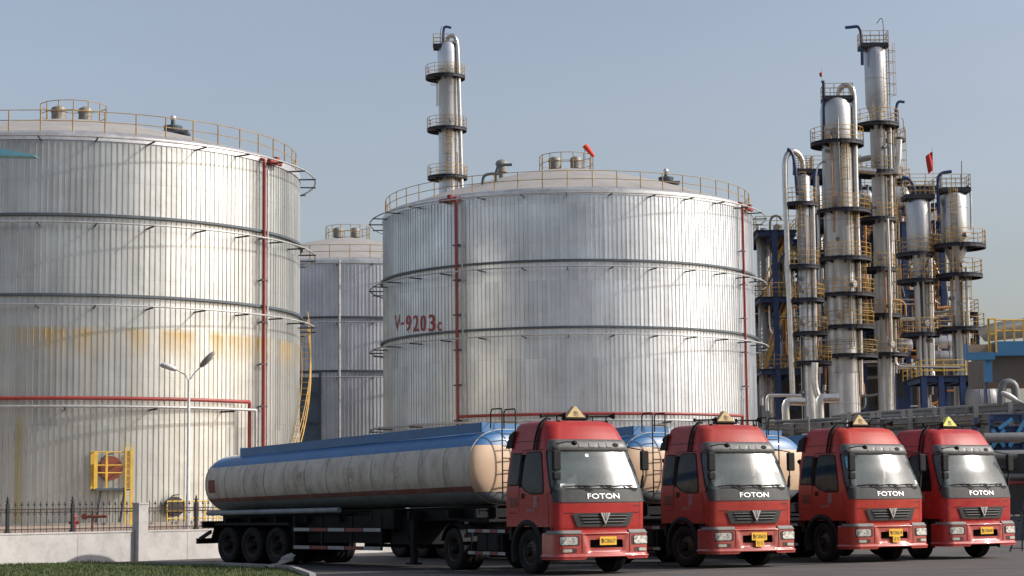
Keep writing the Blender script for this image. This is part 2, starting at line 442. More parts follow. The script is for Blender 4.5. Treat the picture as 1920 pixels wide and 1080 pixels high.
tank2 = storage_tank(T2C, 'silver storage tank marked V-9203c behind the red trucks', M_alu, G2,
                     riser=((857, .3, G2['top'] - .4, 1), (1397, .3, G2['top'] - .3, 0)))
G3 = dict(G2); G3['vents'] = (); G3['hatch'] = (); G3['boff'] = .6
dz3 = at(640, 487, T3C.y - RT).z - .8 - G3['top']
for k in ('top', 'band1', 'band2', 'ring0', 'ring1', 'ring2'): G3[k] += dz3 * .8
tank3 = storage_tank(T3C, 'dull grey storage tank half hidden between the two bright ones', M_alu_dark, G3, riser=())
t3 = tang(T3C, 636, 600, RT + .2); q = Vector(((RT + .2) * math.cos(t3), (RT + .2) * math.sin(t3), 0))
MB().tube([q + Vector((0, 0, .3)), q + Vector((0, 0, G3['top'] - .2))], .1, 8).build('riser_pipe', M_galv, tank3)

# lower red and white pipes round the tanks
def zz(C, py, px, r):   # height of a pixel row on a circle of radius r round tank C
    t = tang(C, px, py, r); Y = C.y + r * math.sin(t); return at(px, py, Y).z - .8
for (T, C, pxr, pyr, pxl, pxe, pye) in ((tank1, T1C, 300, 748, None, 468, 763), (tank2, T2C, 1060, 776, 860, 1392, 780)):
    r = RT + .55; z = zz(C, pyr, pxr, r)
    a1_ = tang(C, pxe, pyr, r); a0_ = tang(C, pxl, pyr, r) if pxl else a1_ - 2.6
    e = (r * math.cos(a1_), r * math.sin(a1_))
    ring_pipe(T, M_red, r, z, a0_, a1_, .09, 'fire_water_ring', post=((e[0], e[1], z - .15), (e[0], e[1], .3)))
    r = RT + .85
    a1_ = tang(C, pxe + (12 if T is tank1 else -5), pyr, r); a0_ = a1_ - (2.6 if T is tank1 else 2.45)
    z -= .40
    o = ring_pipe(T, M_galv, r, z, a0_, a1_, .07, 'lower_spray_ring')
    for k in range(8):
        br = MB(); t = a1_ - .12 - .33 * k
        br.bar((RT * math.cos(t), RT * math.sin(t), z - .1), ((r + .1) * math.cos(t), (r + .1) * math.sin(t), z - .1), .06, .08)
        br.build('ring_bracket', M_dark, o)
    if T is tank1:
        MB().tube([(r * math.cos(a1_), r * math.sin(a1_), z + .05), (r * math.cos(a1_), r * math.sin(a1_), .3)], .07, 8).build('drain_pipe', M_galv, T)
# red monitor boxes at the riser tops
for T, C, px, g in ((tank1, T1C, 515, G1), (tank2, T2C, 838, G2), (tank2, T2C, 1402, G2)):
    t = tang(C, px, 300, RT + .3)
    mb = MB()
    ex = Vector((-math.sin(t), math.cos(t), 0)); p = Vector(((RT + .3) * math.cos(t), (RT + .3) * math.sin(t), g['top'] - .35))
    mb.tube([p - ex * .6, p + ex * .6], .12, 8).tube([p + ex * .2 + Vector((0, 0, -.1)), p + ex * .2 + Vector((0, 0, .3))], .16, 8)
    mb.build('foam_chamber', M_red, T)

# lettering on the shell of the middle tank
def text_mesh(s, size=1.0, xs=1.0, bold=0.0, shear=0.0):
    c = bpy.data.curves.new('letters', 'FONT'); c.body = s; c.size = size; c.offset = bold; c.shear = shear
    c.resolution_u = 3
    o = bpy.data.objects.new('letters', c); COL.objects.link(o)
    dg = bpy.context.evaluated_depsgraph_get()
    me = bpy.data.meshes.new_from_object(o.evaluated_get(dg))
    v = [Vector((p.co.x * xs, p.co.y, 0)) for p in me.vertices]; f = [tuple(q.vertices) for q in me.polygons]
    bpy.data.objects.remove(o); bpy.data.curves.remove(c); bpy.data.meshes.remove(me)
    if v:
        x0 = min(p.x for p in v); y0 = min(p.y for p in v)
        for p in v: p.x -= x0; p.y -= y0
    return v, f
def wrap_text(T, C, s, px0, px1, py_mid, height, m, sub=None):
    a0 = tang(C, px0, py_mid, RT + .045); a1 = tang(C, px1, py_mid, RT + .045); r = RT + .045
    v, f = text_mesh(s, 1.0, 1.0, 0.012)
    w = max(p.x for p in v); h = max(p.y for p in v)
    zc = zz(C, py_mid, (px0 + px1) / 2, r)
    mb = MB()
    for p in v:
        t = a0 + (a1 - a0) * p.x / w; z = zc + (p.y / h - .5) * height
        mb.v.append(Vector((r * math.cos(t), r * math.sin(t), z)))
    for q in f: mb.face(q)
    return mb
# height pairs with pixel spacing per glyph, so each letter sits as painted
mb = MB()
for ch, x0, x1, hh, dzl in (('V', 740, 750, 1.02, 0), ('-', 750.5, 757.5, .13, -.02), ('9', 760.5, 770.5, .98, .0), ('2', 774.5, 784.5, 1.0, 0),
                       ('0', 787.5, 798.5, .98, .0), ('3', 803, 816, 1.05, .02), ('c', 819.5, 828, .56, -.2)):
    q = wrap_text(tank2, T2C, ch, x0, x1, 606, hh, None)
    b = len(mb.v)
    for p in q.v: mb.v.append(p + Vector((0, 0, dzl)))
    for f in q.f: mb.face([b + i for i in f])
mb.build('painted_number', M_lett, tank2)

# manways on the left tank
def manway(T, C, px, py, rad, cover_m, platform):
    t = tang(C, px, py, RT); z = zz(C, py, px, RT)
    ct, st = math.cos(t), math.sin(t); e = Vector((-st, ct, 0)); n = Vector((ct, st, 0)); o = n * RT + Vector((0, 0, z))
    def P(x, y, d): return o + e * x + Vector((0, 0, y)) + n * d
    Mx = Matrix.Translation(o) @ Matrix(((e.x, 0, n.x), (e.y, 0, n.y), (0, 1, 0))).to_4x4()
    mb = MB().lathe([(rad, -.05), (rad, .28), (rad * 1.12, .28), (rad * 1.12, .38), (.001, .40)], n=22, M=Mx)
    man = mb.build('manway', cover_m, T)
    mb = MB().tube([P(-rad, 0, .45), P(-rad * .9, rad * .8, .45), P(-rad * .4, rad * 1.25, .45), P(0.1, rad * 1.35, .45)], .03, 6)
    mb.build('davit_arm', M_dark, man)
    y = MB(); 
    if platform:
        w0, w1, zb = -.80, .86, -.98
        dk = MB(); 
        a, b = P(w0, zb, .55), P(w1, zb, .55); dk.bar(a, b, 1.0, .10)
        for xx in (-.55, .55): dk.bar(P(xx, zb, .95), P(xx - .12, zb - 2.1, .05), .08, .08)
        pl = dk.build('manway_platform', M_girder, T)
        for xx, dd in ((w0, .1), (w0, 1.0), (-.3, 1.0), (.70, 1.0), (w1, .1)):
            y.bar(P(xx, zb, dd), P(xx, zb + 1.75, dd), .17 if xx < -.5 else .10, .05, n)
        for h in (.75, 1.1, 1.7):
            y.tube([P(w0, zb + h, .1), P(w0, zb + h, 1.0), P(w1 - .3, zb + h, 1.0)], .03, 5)
        for h in (.6, 1.1, 1.5): y.tube([P(w1 - .2, zb + h, 1.0), P(w1, zb + h, .1)], .03, 5)
        y.build('platform_railing', M_yel2, T)
        ld = MB()
        for dx in (-.14, .14): ld.bar(P(.70 + dx, zb - 2.4, 1.06), P(.70 + dx, zb + 1.95, 1.06), .13 if dx > 0 else .07, .05, n)
        for k in range(16): ld.tube([P(.56, zb - 2.3 + .29 * k, 1.06), P(.84, zb - 2.3 + .29 * k, 1.06)], .02, 5)
        ld.build('ladder', M_yel2, T)
        sp_ = MB().poly([P(.70, zb - 2.4, 1.09), P(.78, zb - 2.4, 1.09), P(.78, zb + 2.0, 1.09), P(.70, zb + 2.0, 1.09)])
    else:
        for xx, dd in ((-.7, .9), (.25, .9), (.45, .9), (1.3, .9), (1.9, .9), (2.5, .9)):
            y.bar(P(xx, -z + .1, dd), P(xx, .25, dd), .06, .05, n)
        for h in (.25, -.2, -.55): y.tube([P(-.7, h, .9), P(2.5, h, .9)], .03, 5)
        y.build('manway_railing', M_yel2, T)
M_rustred = mat('rust_red_primer', (0.20, 0.055, 0.03), 0.8, 0, 0.3, 3, dirt=(.1, .03, .02))
M_blackrust = mat('black_manway_paint', (0.03, 0.02, 0.018), 0.7, 0, 0.3, 3)
manway(tank1, T1C, 205, 878, .50, M_rustred, True)
manway(tank1, T1C, 322, 950, .42, M_blackrust, False)

# yellow spiral stair round the back right of the left tank
st = MB(); hr = MB(); rp = MB()
a_s = tang(T1C, 560, 600, RT)
N = 30
inner, outer = [], []
for k in range(N):
    u = k / (N - 1); t = a_s - .47 + .70 * u; z = 7.1 + 14.0 * (t - a_s)
    for lst, r in ((inner, RT + .15), (outer, RT + .62)):
        lst.append(Vector((r * math.cos(t), r * math.sin(t), z)))
sb = MB().tube(outer, .035, 6).tube(inner, .02, 6)
for a, b in zip(inner, outer): sb.bar(a, b, .07, .025)
stair = sb.build('spiral_stair', M_yrail2, tank1)
railing(hr, hr, outer, 1.0, .018, .022, False, post_every=4, mids=(.5,)); hr.build('handrail', M_yrail2, stair)
# ------------------------------------------------------------------ tanker trucks
M_paint = mat('red_cab_paint', (0.34, 0.026, 0.018), 0.38, 0.0, 0.12, 1.2, coat=0.15, dirt=(.34, .06, .04), dirt_amt=.35, rvar=.06, spec=.20)
M_paint2 = mat('red_bumper_paint', (0.42, 0.032, 0.022), 0.35, 0.0, 0.12, 2, coat=0.45, dirt=(.26, .14, .1), dirt_amt=.4)
M_trim = mat('dark_grey_plastic', (0.026, 0.028, 0.029), 0.5, 0, 0.15, 3, dirt=(.09, .085, .075), dirt_amt=.35, spec=.35)
M_visor = mat('visor_grey_plastic', (0.065, 0.065, 0.064), 0.45, 0, 0.15, 3, dirt=(.2, .19, .17), dirt_amt=.4)
M_cap2 = mat('grey_bumper_plastic', (0.13, 0.13, 0.125), 0.6, 0, 0.15, 3, dirt=(.2, .19, .16), dirt_amt=.5)
M_blk = mat('black_rubber', (0.009, 0.009, 0.009), 0.7, 0, 0.2, 3, spec=.25)
M_tyre = mat('tyre_rubber', (0.013, 0.0125, 0.012), 0.85, 0, 0.25, 4, dirt=(.035, .03, .026), dirt_amt=.4, spec=.2)
M_rim = mat('wheel_rim_paint', (0.055, 0.045, 0.04), 0.6, 0.3, 0.3, 4, dirt=(.09, .05, .03), dirt_amt=.7)
M_chas = mat('chassis_black', (0.009, 0.009, 0.010), 0.75, 0, 0.3, 2, dirt=(.028, .025, .022), dirt_amt=.4, spec=.2)
M_chrome = mat('chrome_lettering', (0.80, 0.80, 0.78), 0.35, 0.4, 0.05, 3)
M_embl = mat('worn_silver_emblem', (0.34, 0.33, 0.31), 0.45, 0.4, 0.2, 6)
M_plate = mat('yellow_number_plate', (0.75, 0.42, 0.02), 0.5, 0, 0.08, 8)
M_ink = mat('plate_black_ink', (0.05, 0.03, 0.01), 0.6)
M_white = mat('white_marking', (0.26, 0.26, 0.255), 0.6, 0, 0.2, 5, dirt=(.3, .28, .25), dirt_amt=.5)
M_refl = mat('red_marking', (0.16, 0.014, 0.014), 0.5, 0, 0.2, 5, dirt=(.1, .03, .03))
M_seat = mat('seat_fabric', (0.16, 0.155, 0.15), 0.9, 0, 0.2, 5)
M_paper = mat('white_paper', (0.75, 0.76, 0.76), 0.8)
M_tri = mat('hazard_lamp_faded', (0.42, 0.30, 0.12), 0.5, 0, 0.2, 6, dirt=(.25, .17, .1), dirt_amt=.5)
M_tri2 = mat('hazard_lamp_green_yellow', (0.52, 0.54, 0.08), 0.45, 0, 0.15, 6, dirt=(.35, .35, .1), dirt_amt=.4)
M_amber = mat('amber_lamp', (0.5, 0.17, 0.02), 0.3)
M_side = mat('tank_cream_paint', (0.50, 0.45, 0.38), 0.5, 0, 0.12, 1.0, stretch=(1, 1, .35), dirt=(.17, .12, .09), dirt_amt=.75)
M_tblue = mat('tank_blue_paint', (0.03, 0.13, 0.29), 0.45, 0, 0.15, 1.0, dirt=(.06, .14, .25), dirt_amt=.5, coat=.2)
M_tgrey = mat('tank_underside_grey', (0.20, 0.23, 0.25), 0.6, 0, 0.2, 1.5, dirt=(.10, .08, .06), dirt_amt=.6)
M_sred = mat('tank_red_stripe', (0.22, 0.07, 0.055), 0.6, 0, 0.35, 1.2, dirt=(.20, .16, .14), dirt_amt=.8)
M_head = mat('tank_head_cream', (0.60, 0.43, 0.29), 0.5, 0, 0.08, 1.0, coat=.15, dirt=(.5, .33, .2), dirt_amt=.4)

def glass(name, tint, alpha, rough=.06, dust=.18):
    m = mat(name, tint, rough, 0, .06, 1.5, coat=0.6, dirt=(.45, .44, .41), dirt_amt=dust, spec=.6)
    N = m.node_tree.nodes; L = m.node_tree.links; b = N['Principled BSDF']
    nz = N.new('ShaderNodeTexNoise'); nz.inputs['Scale'].default_value = 1.4; nz.inputs['Detail'].default_value = 5
    mr = N.new('ShaderNodeMapRange'); mr.inputs['From Min'].default_value = .35; mr.inputs['From Max'].default_value = .65
    mr.inputs['To Min'].default_value = alpha - .08; mr.inputs['To Max'].default_value = alpha + .08
    L.new(nz.outputs['Fac'], mr.inputs['Value']); L.new(mr.outputs[0], b.inputs['Alpha'])
    return m
M_wind = glass('windscreen_glass', (0.11, 0.14, 0.145), .60, rough=.16, dust=.12)
M_wind.node_tree.nodes['Principled BSDF'].inputs['Coat Weight'].default_value = .35
M_wind.node_tree.nodes['Principled BSDF'].inputs['Specular IOR Level'].default_value = .45
M_wing = glass('side_window_glass', (0.012, 0.013, 0.015), .88, dust=.03)
M_wing.node_tree.nodes['Principled BSDF'].inputs['Coat Weight'].default_value = 0
M_wing.node_tree.nodes['Principled BSDF'].inputs['Specular IOR Level'].default_value = .2

def lampglass():
    m = bpy.data.materials.new('headlamp_lens'); m.use_nodes = True
    N = m.node_tree.nodes; L = m.node_tree.links; b = N['Principled BSDF']
    tc = N.new('ShaderNodeTexCoord'); v = N.new('ShaderNodeTexVoronoi'); v.inputs['Scale'].default_value = 22
    L.new(tc.outputs['Object'], v.inputs['Vector'])
    r = N.new('ShaderNodeValToRGB'); r.color_ramp.elements[0].color = (.20, .21, .20, 1); r.color_ramp.elements[1].color = (.75, .76, .72, 1)
    r.color_ramp.elements[1].position = .8
    L.new(v.outputs['Color'], r.inputs[0]); L.new(r.outputs[0], b.inputs['Base Color'])
    b.inputs['Metallic'].default_value = .55; b.inputs['Roughness'].default_value = .22; b.inputs['Coat Weight'].default_value = 1
    bp = N.new('ShaderNodeBump'); bp.inputs['Strength'].default_value = .6; L.new(v.outputs['Distance'], bp.inputs['Height']); L.new(bp.outputs[0], b.inputs['Normal'])
    return m
M_lamp = lampglass()
M_fog = mat('fog_lamp_lens', (0.42, 0.42, 0.36), 0.3, .3, .2, 10, coat=.8)

# --- cab surface: z, half width, front y at the corner, rear y, corner radius
LV = [(0.95, 1.235, -1.20, .95, .20), (1.09, 1.245, -1.23, .95, .20), (1.64, 1.25, -1.25, .95, .21), (1.91, 1.24, -1.20, .95, .23),
      (2.40, 1.185, -1.02, .95, .25), (2.85, 1.115, -.83, .93, .27), (3.08, 1.075, -.74, .91, .28), (3.30, 1.02, -.62, .88, .30),
      (3.44, .965, -.53, .85, .30), (3.51, .90, -.45, .80, .30), (3.545, .80, -.34, .66, .28)]
BOW = .13
def lev(z):
    z = min(max(z, LV[0][0]), LV[-1][0])
    for a, b in zip(LV, LV[1:]):
        if z <= b[0]:
            u = (z - a[0]) / (b[0] - a[0]); return [p + (q - p) * u for p, q in zip(a, b)]
    return LV[-1]
def outl(u, w, yf, yr, c, bow=BOW):
    s = -1 if u < 0 else 1; a = abs(u)
    if a <= 1: x = (w - c) * a; y = yf - bow * (1 - (a * (w - c) / w) ** 2)
    elif a <= 2:
        t = (a - 1) * math.pi / 2; y1 = yf - bow * (1 - ((w - c) / w) ** 2)
        x = w - c + c * math.sin(t); yc = yf + c
        y = yc + (y1 - yc) * math.cos(t)
    else: x = w; y = yf + c + (yr - yf - c) * (a - 2)
    return s * x, y
def cp(u, z, off=0.0):
    _, w, yf, yr, c = lev(z); x, y = outl(u, w, yf, yr, c); p = Vector((x, y, z))
    if off:
        h = .01; x1, y1 = outl(u + h, w, yf, yr, c); x0, y0 = outl(u - h, w, yf, yr, c)
        du = Vector((x1 - x0, y1 - y0, 0))
        _, w2, yf2, yr2, c2_ = lev(z + .02); _, w3, yf3, yr3, c3 = lev(z - .02)
        xa, ya = outl(u, w2, yf2, yr2, c2_); xb, yb = outl(u, w3, yf3, yr3, c3)
        dz = Vector((xa - xb, ya - yb, .04)) if z < LV[-1][0] - .02 and z > LV[0][0] + .02 else Vector((0, 0, 1))
        n = du.cross(dz).normalized(); p = p + n * off
    return p
def uside(y, z, side=-1):      # u parameter of a y position on the side
    _, w, yf, yr, c = lev(z); return side * (2 + (y - yf - c) / (yr - yf - c))
def cpatch(rows, off, nu=16, surf=cp):
    g = []
    for z, ua, ub in rows: g.append([surf(ua + (ub - ua) * k / nu, z, off) for k in range(nu + 1)])
    return g
def rr(z0, z1, ua, ub, rz, ru, n=4, mid=6, ru2=None):   # rounded rectangle rows
    rows = []
    for i in range(n + 1):
        t = math.pi / 2 * i / n; rows.append((z0 + rz * (1 - math.cos(t)), 1 - math.sin(t)))
    for i in range(1, mid): rows.append((z0 + rz + (z1 - z0 - 2 * rz) * i / mid, 0))
    for i in range(n + 1):
        t = math.pi / 2 * (n - i) / n; rows.append((z1 - rz * (1 - math.cos(t)), 1 - math.sin(t)))
    return [(z, ua + ru * k, ub - ru * k) for z, k in rows]
def pt(name, m, parent, rows, off, nu=16): return MB().grid(cpatch(rows, off, nu)).build(name, m, parent)

def make_wheel(parent, x, y, side, dual=False, front=False, name='wheel', r=.52):
    """side -1: outer face to -x"""
    s = side
    hub = MB().lathe([(.001, .20), (.07, .20), (.09, .16), (.12, .05), (.12, -.2)], (0, 0, 0), 16, 'X')
    W = hub.build(name, M_chas, parent)
    W.location = (x, y, r); W.scale = (s, 1, 1)
    ty = MB()
    for o in ((0,) if not dual else (0, -.34)):
        prof = [(.30, -.13), (.33, -.155), (.44, -.165), (.495, -.15), (.52, -.12), (.522, -.03), (.508, -.025), (.508, -.015), (.522, -.01),
                (.522, .01), (.508, .015), (.508, .025), (.522, .03), (.52, .12), (.495, .15), (.44, .165), (.33, .155), (.30, .13)]
        ty.lathe([(a * r / .522, b + o) for a, b in prof], (0, 0, 0), 40, 'X')
    t = ty.build('tyre', M_tyre, W)
    rm = MB()
    k = .10 if front else -.02
    rm.lathe([(.30, .13), (.285, .12), (.27, .05), (.25, k - .04), (.20, k), (.13, k + .02), (.12, k + .03)], (0, 0, 0), 28, 'X')
    for i in range(10):
        a = 2 * math.pi * i / 10; rm.tube([(k, .165 * math.cos(a), .165 * math.sin(a)), (k + .05, .165 * math.cos(a), .165 * math.sin(a))], .016, 6)
    rm.build('rim', M_rim, W)
    return W

def flat_text(s, w, h, bold=0.0):
    v, f = text_mesh(s, 1.0, 1.0, bold); W = max(p.x for p in v); H = max(p.y for p in v)
    return [Vector((p.x / W - .5, p.y / H - .5, 0)) for p in v], f, W, H
def text_on_cab(name, m, parent, s, x0, x1, z0, z1, off, bold=.02, side=False):
    v, f, _, _ = flat_text(s, 1, 1, bold); mb = MB()
    for p in v:
        z = z0 + (p.y + .5) * (z1 - z0)
        if side:      # viewer's left side, reading from the rear to the front
            y = x0 + (p.x + .5) * (x1 - x0); u = uside(y, z, -1)
        else:
            x = x0 + (p.x + .5) * (x1 - x0); l = lev(z); u = x / (l[1] - l[4])
        mb.v.append(cp(u, z, off))
    for q in f: mb.face(q)
    return mb.build(name, m, parent)

TR_PARTS = ('tank', 'trailer_frame', 'trailer_wheel', 'landing_leg', 'side_guard', 'rear_bumper', 'mudguard')
def make_truck():
    T = thing('tanker_truck', (0, 0, 0), '', 'tanker truck', 'red tanker trucks parked in a row')
    P = T
    # shell of the cab
    us = [-3 + .1 * i for i in range(61)]
    zs = sorted(set([round(.95 + .07 * i, 3) for i in range(38)] + [1.09, 1.64, 1.93, 2.84, 3.08, 3.44, 3.48, 3.51, 3.53, 3.545]))
    rows = []
    def archcut(u, z):   # raise the lower edge over the wheel
        return z
    rows = [[cp(u, z) for u in us] for z in zs]
    def skip(i, k):
        zc = (zs[i] + zs[i + 1]) / 2; uc = (us[k] + us[k + 1]) / 2
        if abs(uc) < 1.6 and 1.93 < zc < 2.84: return True
        if 2.2 < abs(uc) < 2.75 and 2.0 < zc < 2.78: return True
        p = cp(uc, zc)
        if abs(uc) > 1.9 and (p.y - 0) ** 2 + (zc - .52) ** 2 < .60 ** 2: return True
        if abs(uc) > 1.9 and zc < 1.08 : return True
        return False
    mb = MB().grid(rows, True, skip)
    top = [cp(u, 3.545) for u in us]; mb.poly(top)
    rear = [cp(3, z) for z in zs] + [cp(-3, z) for z in reversed(zs)]; mb.poly(rear)
    mb.poly([cp(u, 1.08) + Vector((0, 0, -.02)) for u in us])
    body = mb.build('cab', M_paint, P)
    # black liner behind everything seen through gaps
    ib = MB().box((0, -.15, 1.40), (2.3, 1.8, .5)).box((0, .78, 2.2), (2.1, .05, 1.5)).box((0, -.2, 2.95), (2.0, 1.0, .05))
    ib.box((0, -1.02, 1.78), (2.2, .45, .26))
    ib.build('cab_interior', M_seat, P)
    st = MB()
    for x in (-.62, .62):
        st.box((x, -.15, 1.85), (.55, .55, .2)).box((x, .10, 2.15), (.52, .16, .7)).box((x, .11, 2.6), (.28, .12, .22))
    st.build('seat', M_seat, P, bevel=.05)
    MB().tube([(.62 + .22 * math.cos(a), -.72 + .09 * math.sin(a), 2.05 + .2 * math.sin(a)) for a in [2 * math.pi * i / 20 for i in range(20)]], .02, 6, closed=True).build('steering_wheel', M_blk, P)
    # windscreen and seal
    ws = pt('windscreen', M_wind, P, rr(1.93, 2.85, -1.72, 1.72, .14, .22, 5, 8), .012, 40)
    seal = MB(); rows = rr(1.915, 2.865, -1.80, 1.80, .12, .16, 5, 8); inner = rr(1.965, 2.80, -1.36, 1.50, .14, .24, 5, 8)
    a = [cp(u0, z, .004) for z, u0, u1 in rows] + [cp(u1, z, .004) for z, u0, u1 in reversed(rows)]
    for (r1, r2) in ((rows, inner),):
        lo = [cp(u0, z, .016) for z, u0, _ in r1]; li = [cp(u0, z, .016) for z, u0, _ in r2]
        ro = [cp(u1, z, .016) for z, _, u1 in r1]; ri = [cp(u1, z, .016) for z, _, u1 in r2]
        seal.grid([li, lo]); seal.grid([ro, ri])
        nb = 40
        for (ra, rb) in ((r1[0], r2[0]), (r2[-1], r1[-1])):
            seal.grid([[cp(ra[1] + (ra[2] - ra[1]) * k / nb, ra[0], .016) for k in range(nb + 1)],
                       [cp(rb[1] + (rb[2] - rb[1]) * k / nb, rb[0], .016) for k in range(nb + 1)]])
    seal.build('window_seal', M_blk, ws)
    # things behind the glass
    l = lev(2.0)
    MB().box((-.86, -1.10, 2.02), (.40, .22, .10)).box((-.15, -1.16, 1.99), (.30, .16, .05), .3).box((.55, -1.16, 1.99), (.24, .12, .04), -.2).build('paper', M_paper, ws)
    MB().grid(cpatch([(2.68, -.30, -.20), (2.75, -.30, -.20)], .016, 2)).build('sticker', M_paper, ws)
    # dark nameplate strip
    pt('front_strip', M_trim, P, [(1.645, -1.62, 1.62), (1.66, -1.66, 1.66), (1.78, -1.72, 1.72), (1.925, -1.78, 1.78)], .022, 36)
    text_on_cab('brand_lettering', M_chrome, P, 'FOTON', -.43, .43, 1.715, 1.835, .035, .008)
    text_on_cab('small_badge', M_trim, P, 'AUMAN', .84, 1.02, 1.545, 1.575, .01, .02)
    # visor
    vis = MB(); N_ = 40; g = []
    for z, o, uu in ((2.82, .02, 1.72), (2.83, .045, 1.72), (2.93, .055, 1.70), (3.04, .045, 1.66), (3.085, .02, 1.60), (3.10, .0, 1.55)):
        g.append([cp(-uu + 2 * uu * k / N_, z, o * (1 - .75 * max(0, abs(-1 + 2 * k / N_) - .8) / .2)) for k in range(N_ + 1)])
    vi = vis.grid(g).build('sun_visor', M_visor, P)
    for xc in (-.38, -.05, .27, .53):
        for (a, b, c, d) in ((xc - .10, xc + .10, 2.89, 2.995),):
            MB().grid(cpatch(rr(c, d, a, b, .02, .02, 2, 2), .066, 4)).build('visor_lamp', M_cap2, vi)
    eb = MB().poly([cp(.76 + .11 * math.cos(a), 2.945 + .045 * math.sin(a), .066) for a in [2 * math.pi * k / 20 for k in range(20)]])
    eb.build('oval_emblem', M_chas, vi)
    # side windows (both sides)
    for s in (-1, 1):
        def sr(yz):   # rows given as z, y rear, y front
            out = []
            for z, ya, yb in yz: out.append((z, uside(ya, z, s), uside(yb, z, s)))
            return out
        f = (lambda r: r) if s < 0 else (lambda r: [(z, b, a) for z, a, b in r])
        dw = [(1.86, -.20, -.72), (1.92, 0.0, -.74), (2.0, .15, -.73), (2.06, .21, -.72), (2.3, .21, -.66), (2.6, .19, -.56), (2.76, .16, -.50), (2.80, .10, -.44)]
        dv = [(1.83, -.22, -.75), (1.90, 0.05, -.77), (1.99, .21, -.76), (2.05, .245, -.75), (2.3, .245, -.69), (2.6, .225, -.59), (2.79, .19, -.53), (2.83, .12, -.45)]
        door_rows = [(1.09, -.55, -.98), (1.2, -.30, -.985), (1.35, .05, -.99), (1.5, .35, -.99), (1.86, .36, -.94), (2.0, .36, -.90), (2.4, .34, -.75), (2.8, .30, -.58), (2.85, .26, -.55)]
        D = pt('door', M_paint, P, f(sr([(z, a, b) for z, a, b in door_rows if z <= 1.86])), .008, 8)
        pt('window_seal', M_blk, D, f(sr(dv)), .010, 6)
        dg = pt('side_window', M_wing, D, f(sr(dw)), .016, 6)
        g2 = [(2.07, .44, .84), (2.10, .42, .86), (2.74, .41, .83), (2.78, .44, .80)]
        pt('quarter_window', M_wing, P, f(sr(g2)), .014, 5)
        pt('window_seal', M_blk, D, f(sr([(2.04, .41, .86), (2.10, .39, .88), (2.74, .38, .85), (2.81, .42, .82)])), .007, 5)
        hn = MB()
        q = f(sr([(1.74, .22, .08), (1.86, .22, .08)])); hn.grid(cpatch(q, .014, 2)); hn.build('door_handle', M_blk, D)
        gap = MB()
        for ya, yb, z0, z1 in ((.365, .350, 1.45, 1.86), (.365, .345, 1.86, 2.85)):
            gap.grid(cpatch(f(sr([(z0, ya, yb), ((z0 + z1) / 2, ya - .003, yb - .003), (z1, ya - .02, yb - .02)])), .011, 1))
        gap.grid(cpatch(f(sr([(2.86, .33, -.62), (2.875, .33, -.62)])), .009, 6))
        gap.grid(cpatch(f(sr([(3.07, .80, -.5), (3.082, .80, -.5)])), .006, 6))
        gap.grid(cpatch(f(sr([(1.40, .83, .42), (1.41, .83, .42)])), .006, 6))
        gap.build('panel_gap', M_blk, D)
        vnt = MB()
        for k in range(4): vnt.grid(cpatch(f(sr([(1.55 + .06 * k, .78, .44), (1.58 + .06 * k, .78, .44)])), .012, 2))
        vnt.build('air_slot', M_trim, P)
        # wheel arch
        ar = MB(); g = []
        for a in [math.pi * (-.12 + 1.24 * k / 24) for k in range(25)]:
            c, q = math.cos(a), math.sin(a)
            g.append([Vector((s * x, .0 + r * c, .52 + r * q)) for x, r in ((1.00, .60), (1.26, .60), (1.275, .63), (1.275, .70), (1.245, .74))])
        ar.grid(g, True, flip=(s > 0)); ar.build('wheel_arch', M_blk, P)
        # lower side: step box between arch and bumper
        sb = MB().box((s * 1.10, -.92, .78), (.26, .42, .62)).box((s * 1.16, -.92, .60), (.2, .36, .04)).box((s * 1.16, -.92, .85), (.2, .36, .04))
        sb.build('cab_step', M_chas, P)
        MB().box((s * 1.13, .80, 1.03), (.2, .12, .5)).build('rear_splash_guard', M_blk, P)
        # rear deflector flap
        MB().prism([(s * 1.06, .80, 3.33), (s * 1.02, .84, 3.36), (s * 1.03, 1.10, 3.25), (s * 1.10, 1.16, 2.93), (s * 1.12, .84, 2.93)], (s * .03, 0, 0)).build('air_deflector', M_blk, P)
    # decals on the passenger side
    text_on_cab('door_character', M_white, P, '禹', -.52, -.34, 1.52, 1.80, .017, .0, True)
    text_on_cab('door_lettering', M_white, P, '0539-6213', -.05, -.40, 1.43, 1.50, .017, .0, True)
    # two dark intake hoses on the side
    hs = MB()
    for dy in (0, .13): hs.tube([cp(uside(-.30 + dy, z), z, .03) for z in (2.87, 3.0, 3.2, 3.4, 3.48)] + [cp(uside(-.30 + dy, 3.5), 3.5, .05) + Vector((.12, 0, .06)), Vector((-.6, -.05, 3.60))], .022, 6)
    hs.build('side_cable', M_blk, P)
    # seams on the front panel
    sm = MB()
    for (a, b, z) in ((-.98, -.74, 1.395), (.74, .98, 1.395)): sm.grid(cpatch([(z, a, b), (z + .012, a, b)], .006, 4))
    for s in (-1, 1): sm.grid(cpatch([(z, s * 1.03, s * 1.045) for z in (1.09, 1.3, 1.5, 1.64)], .006, 1))
    sm.build('front_panel_seam', M_blk, P)
    # grille
    gr = MB(); gr.grid(cpatch([(1.09, -.66, .66), (1.12, -.68, .68), (1.38, -.79, .79), (1.40, -.80, .80)], .03, 20))
    G = gr.build('grille', M_trim, P)
    gm = MB(); gm.grid(cpatch([(1.15, -.50, .50), (1.365, -.62, .62)], .034, 14)); gm.build('grille_opening', M_blk, G)
    gs = MB()
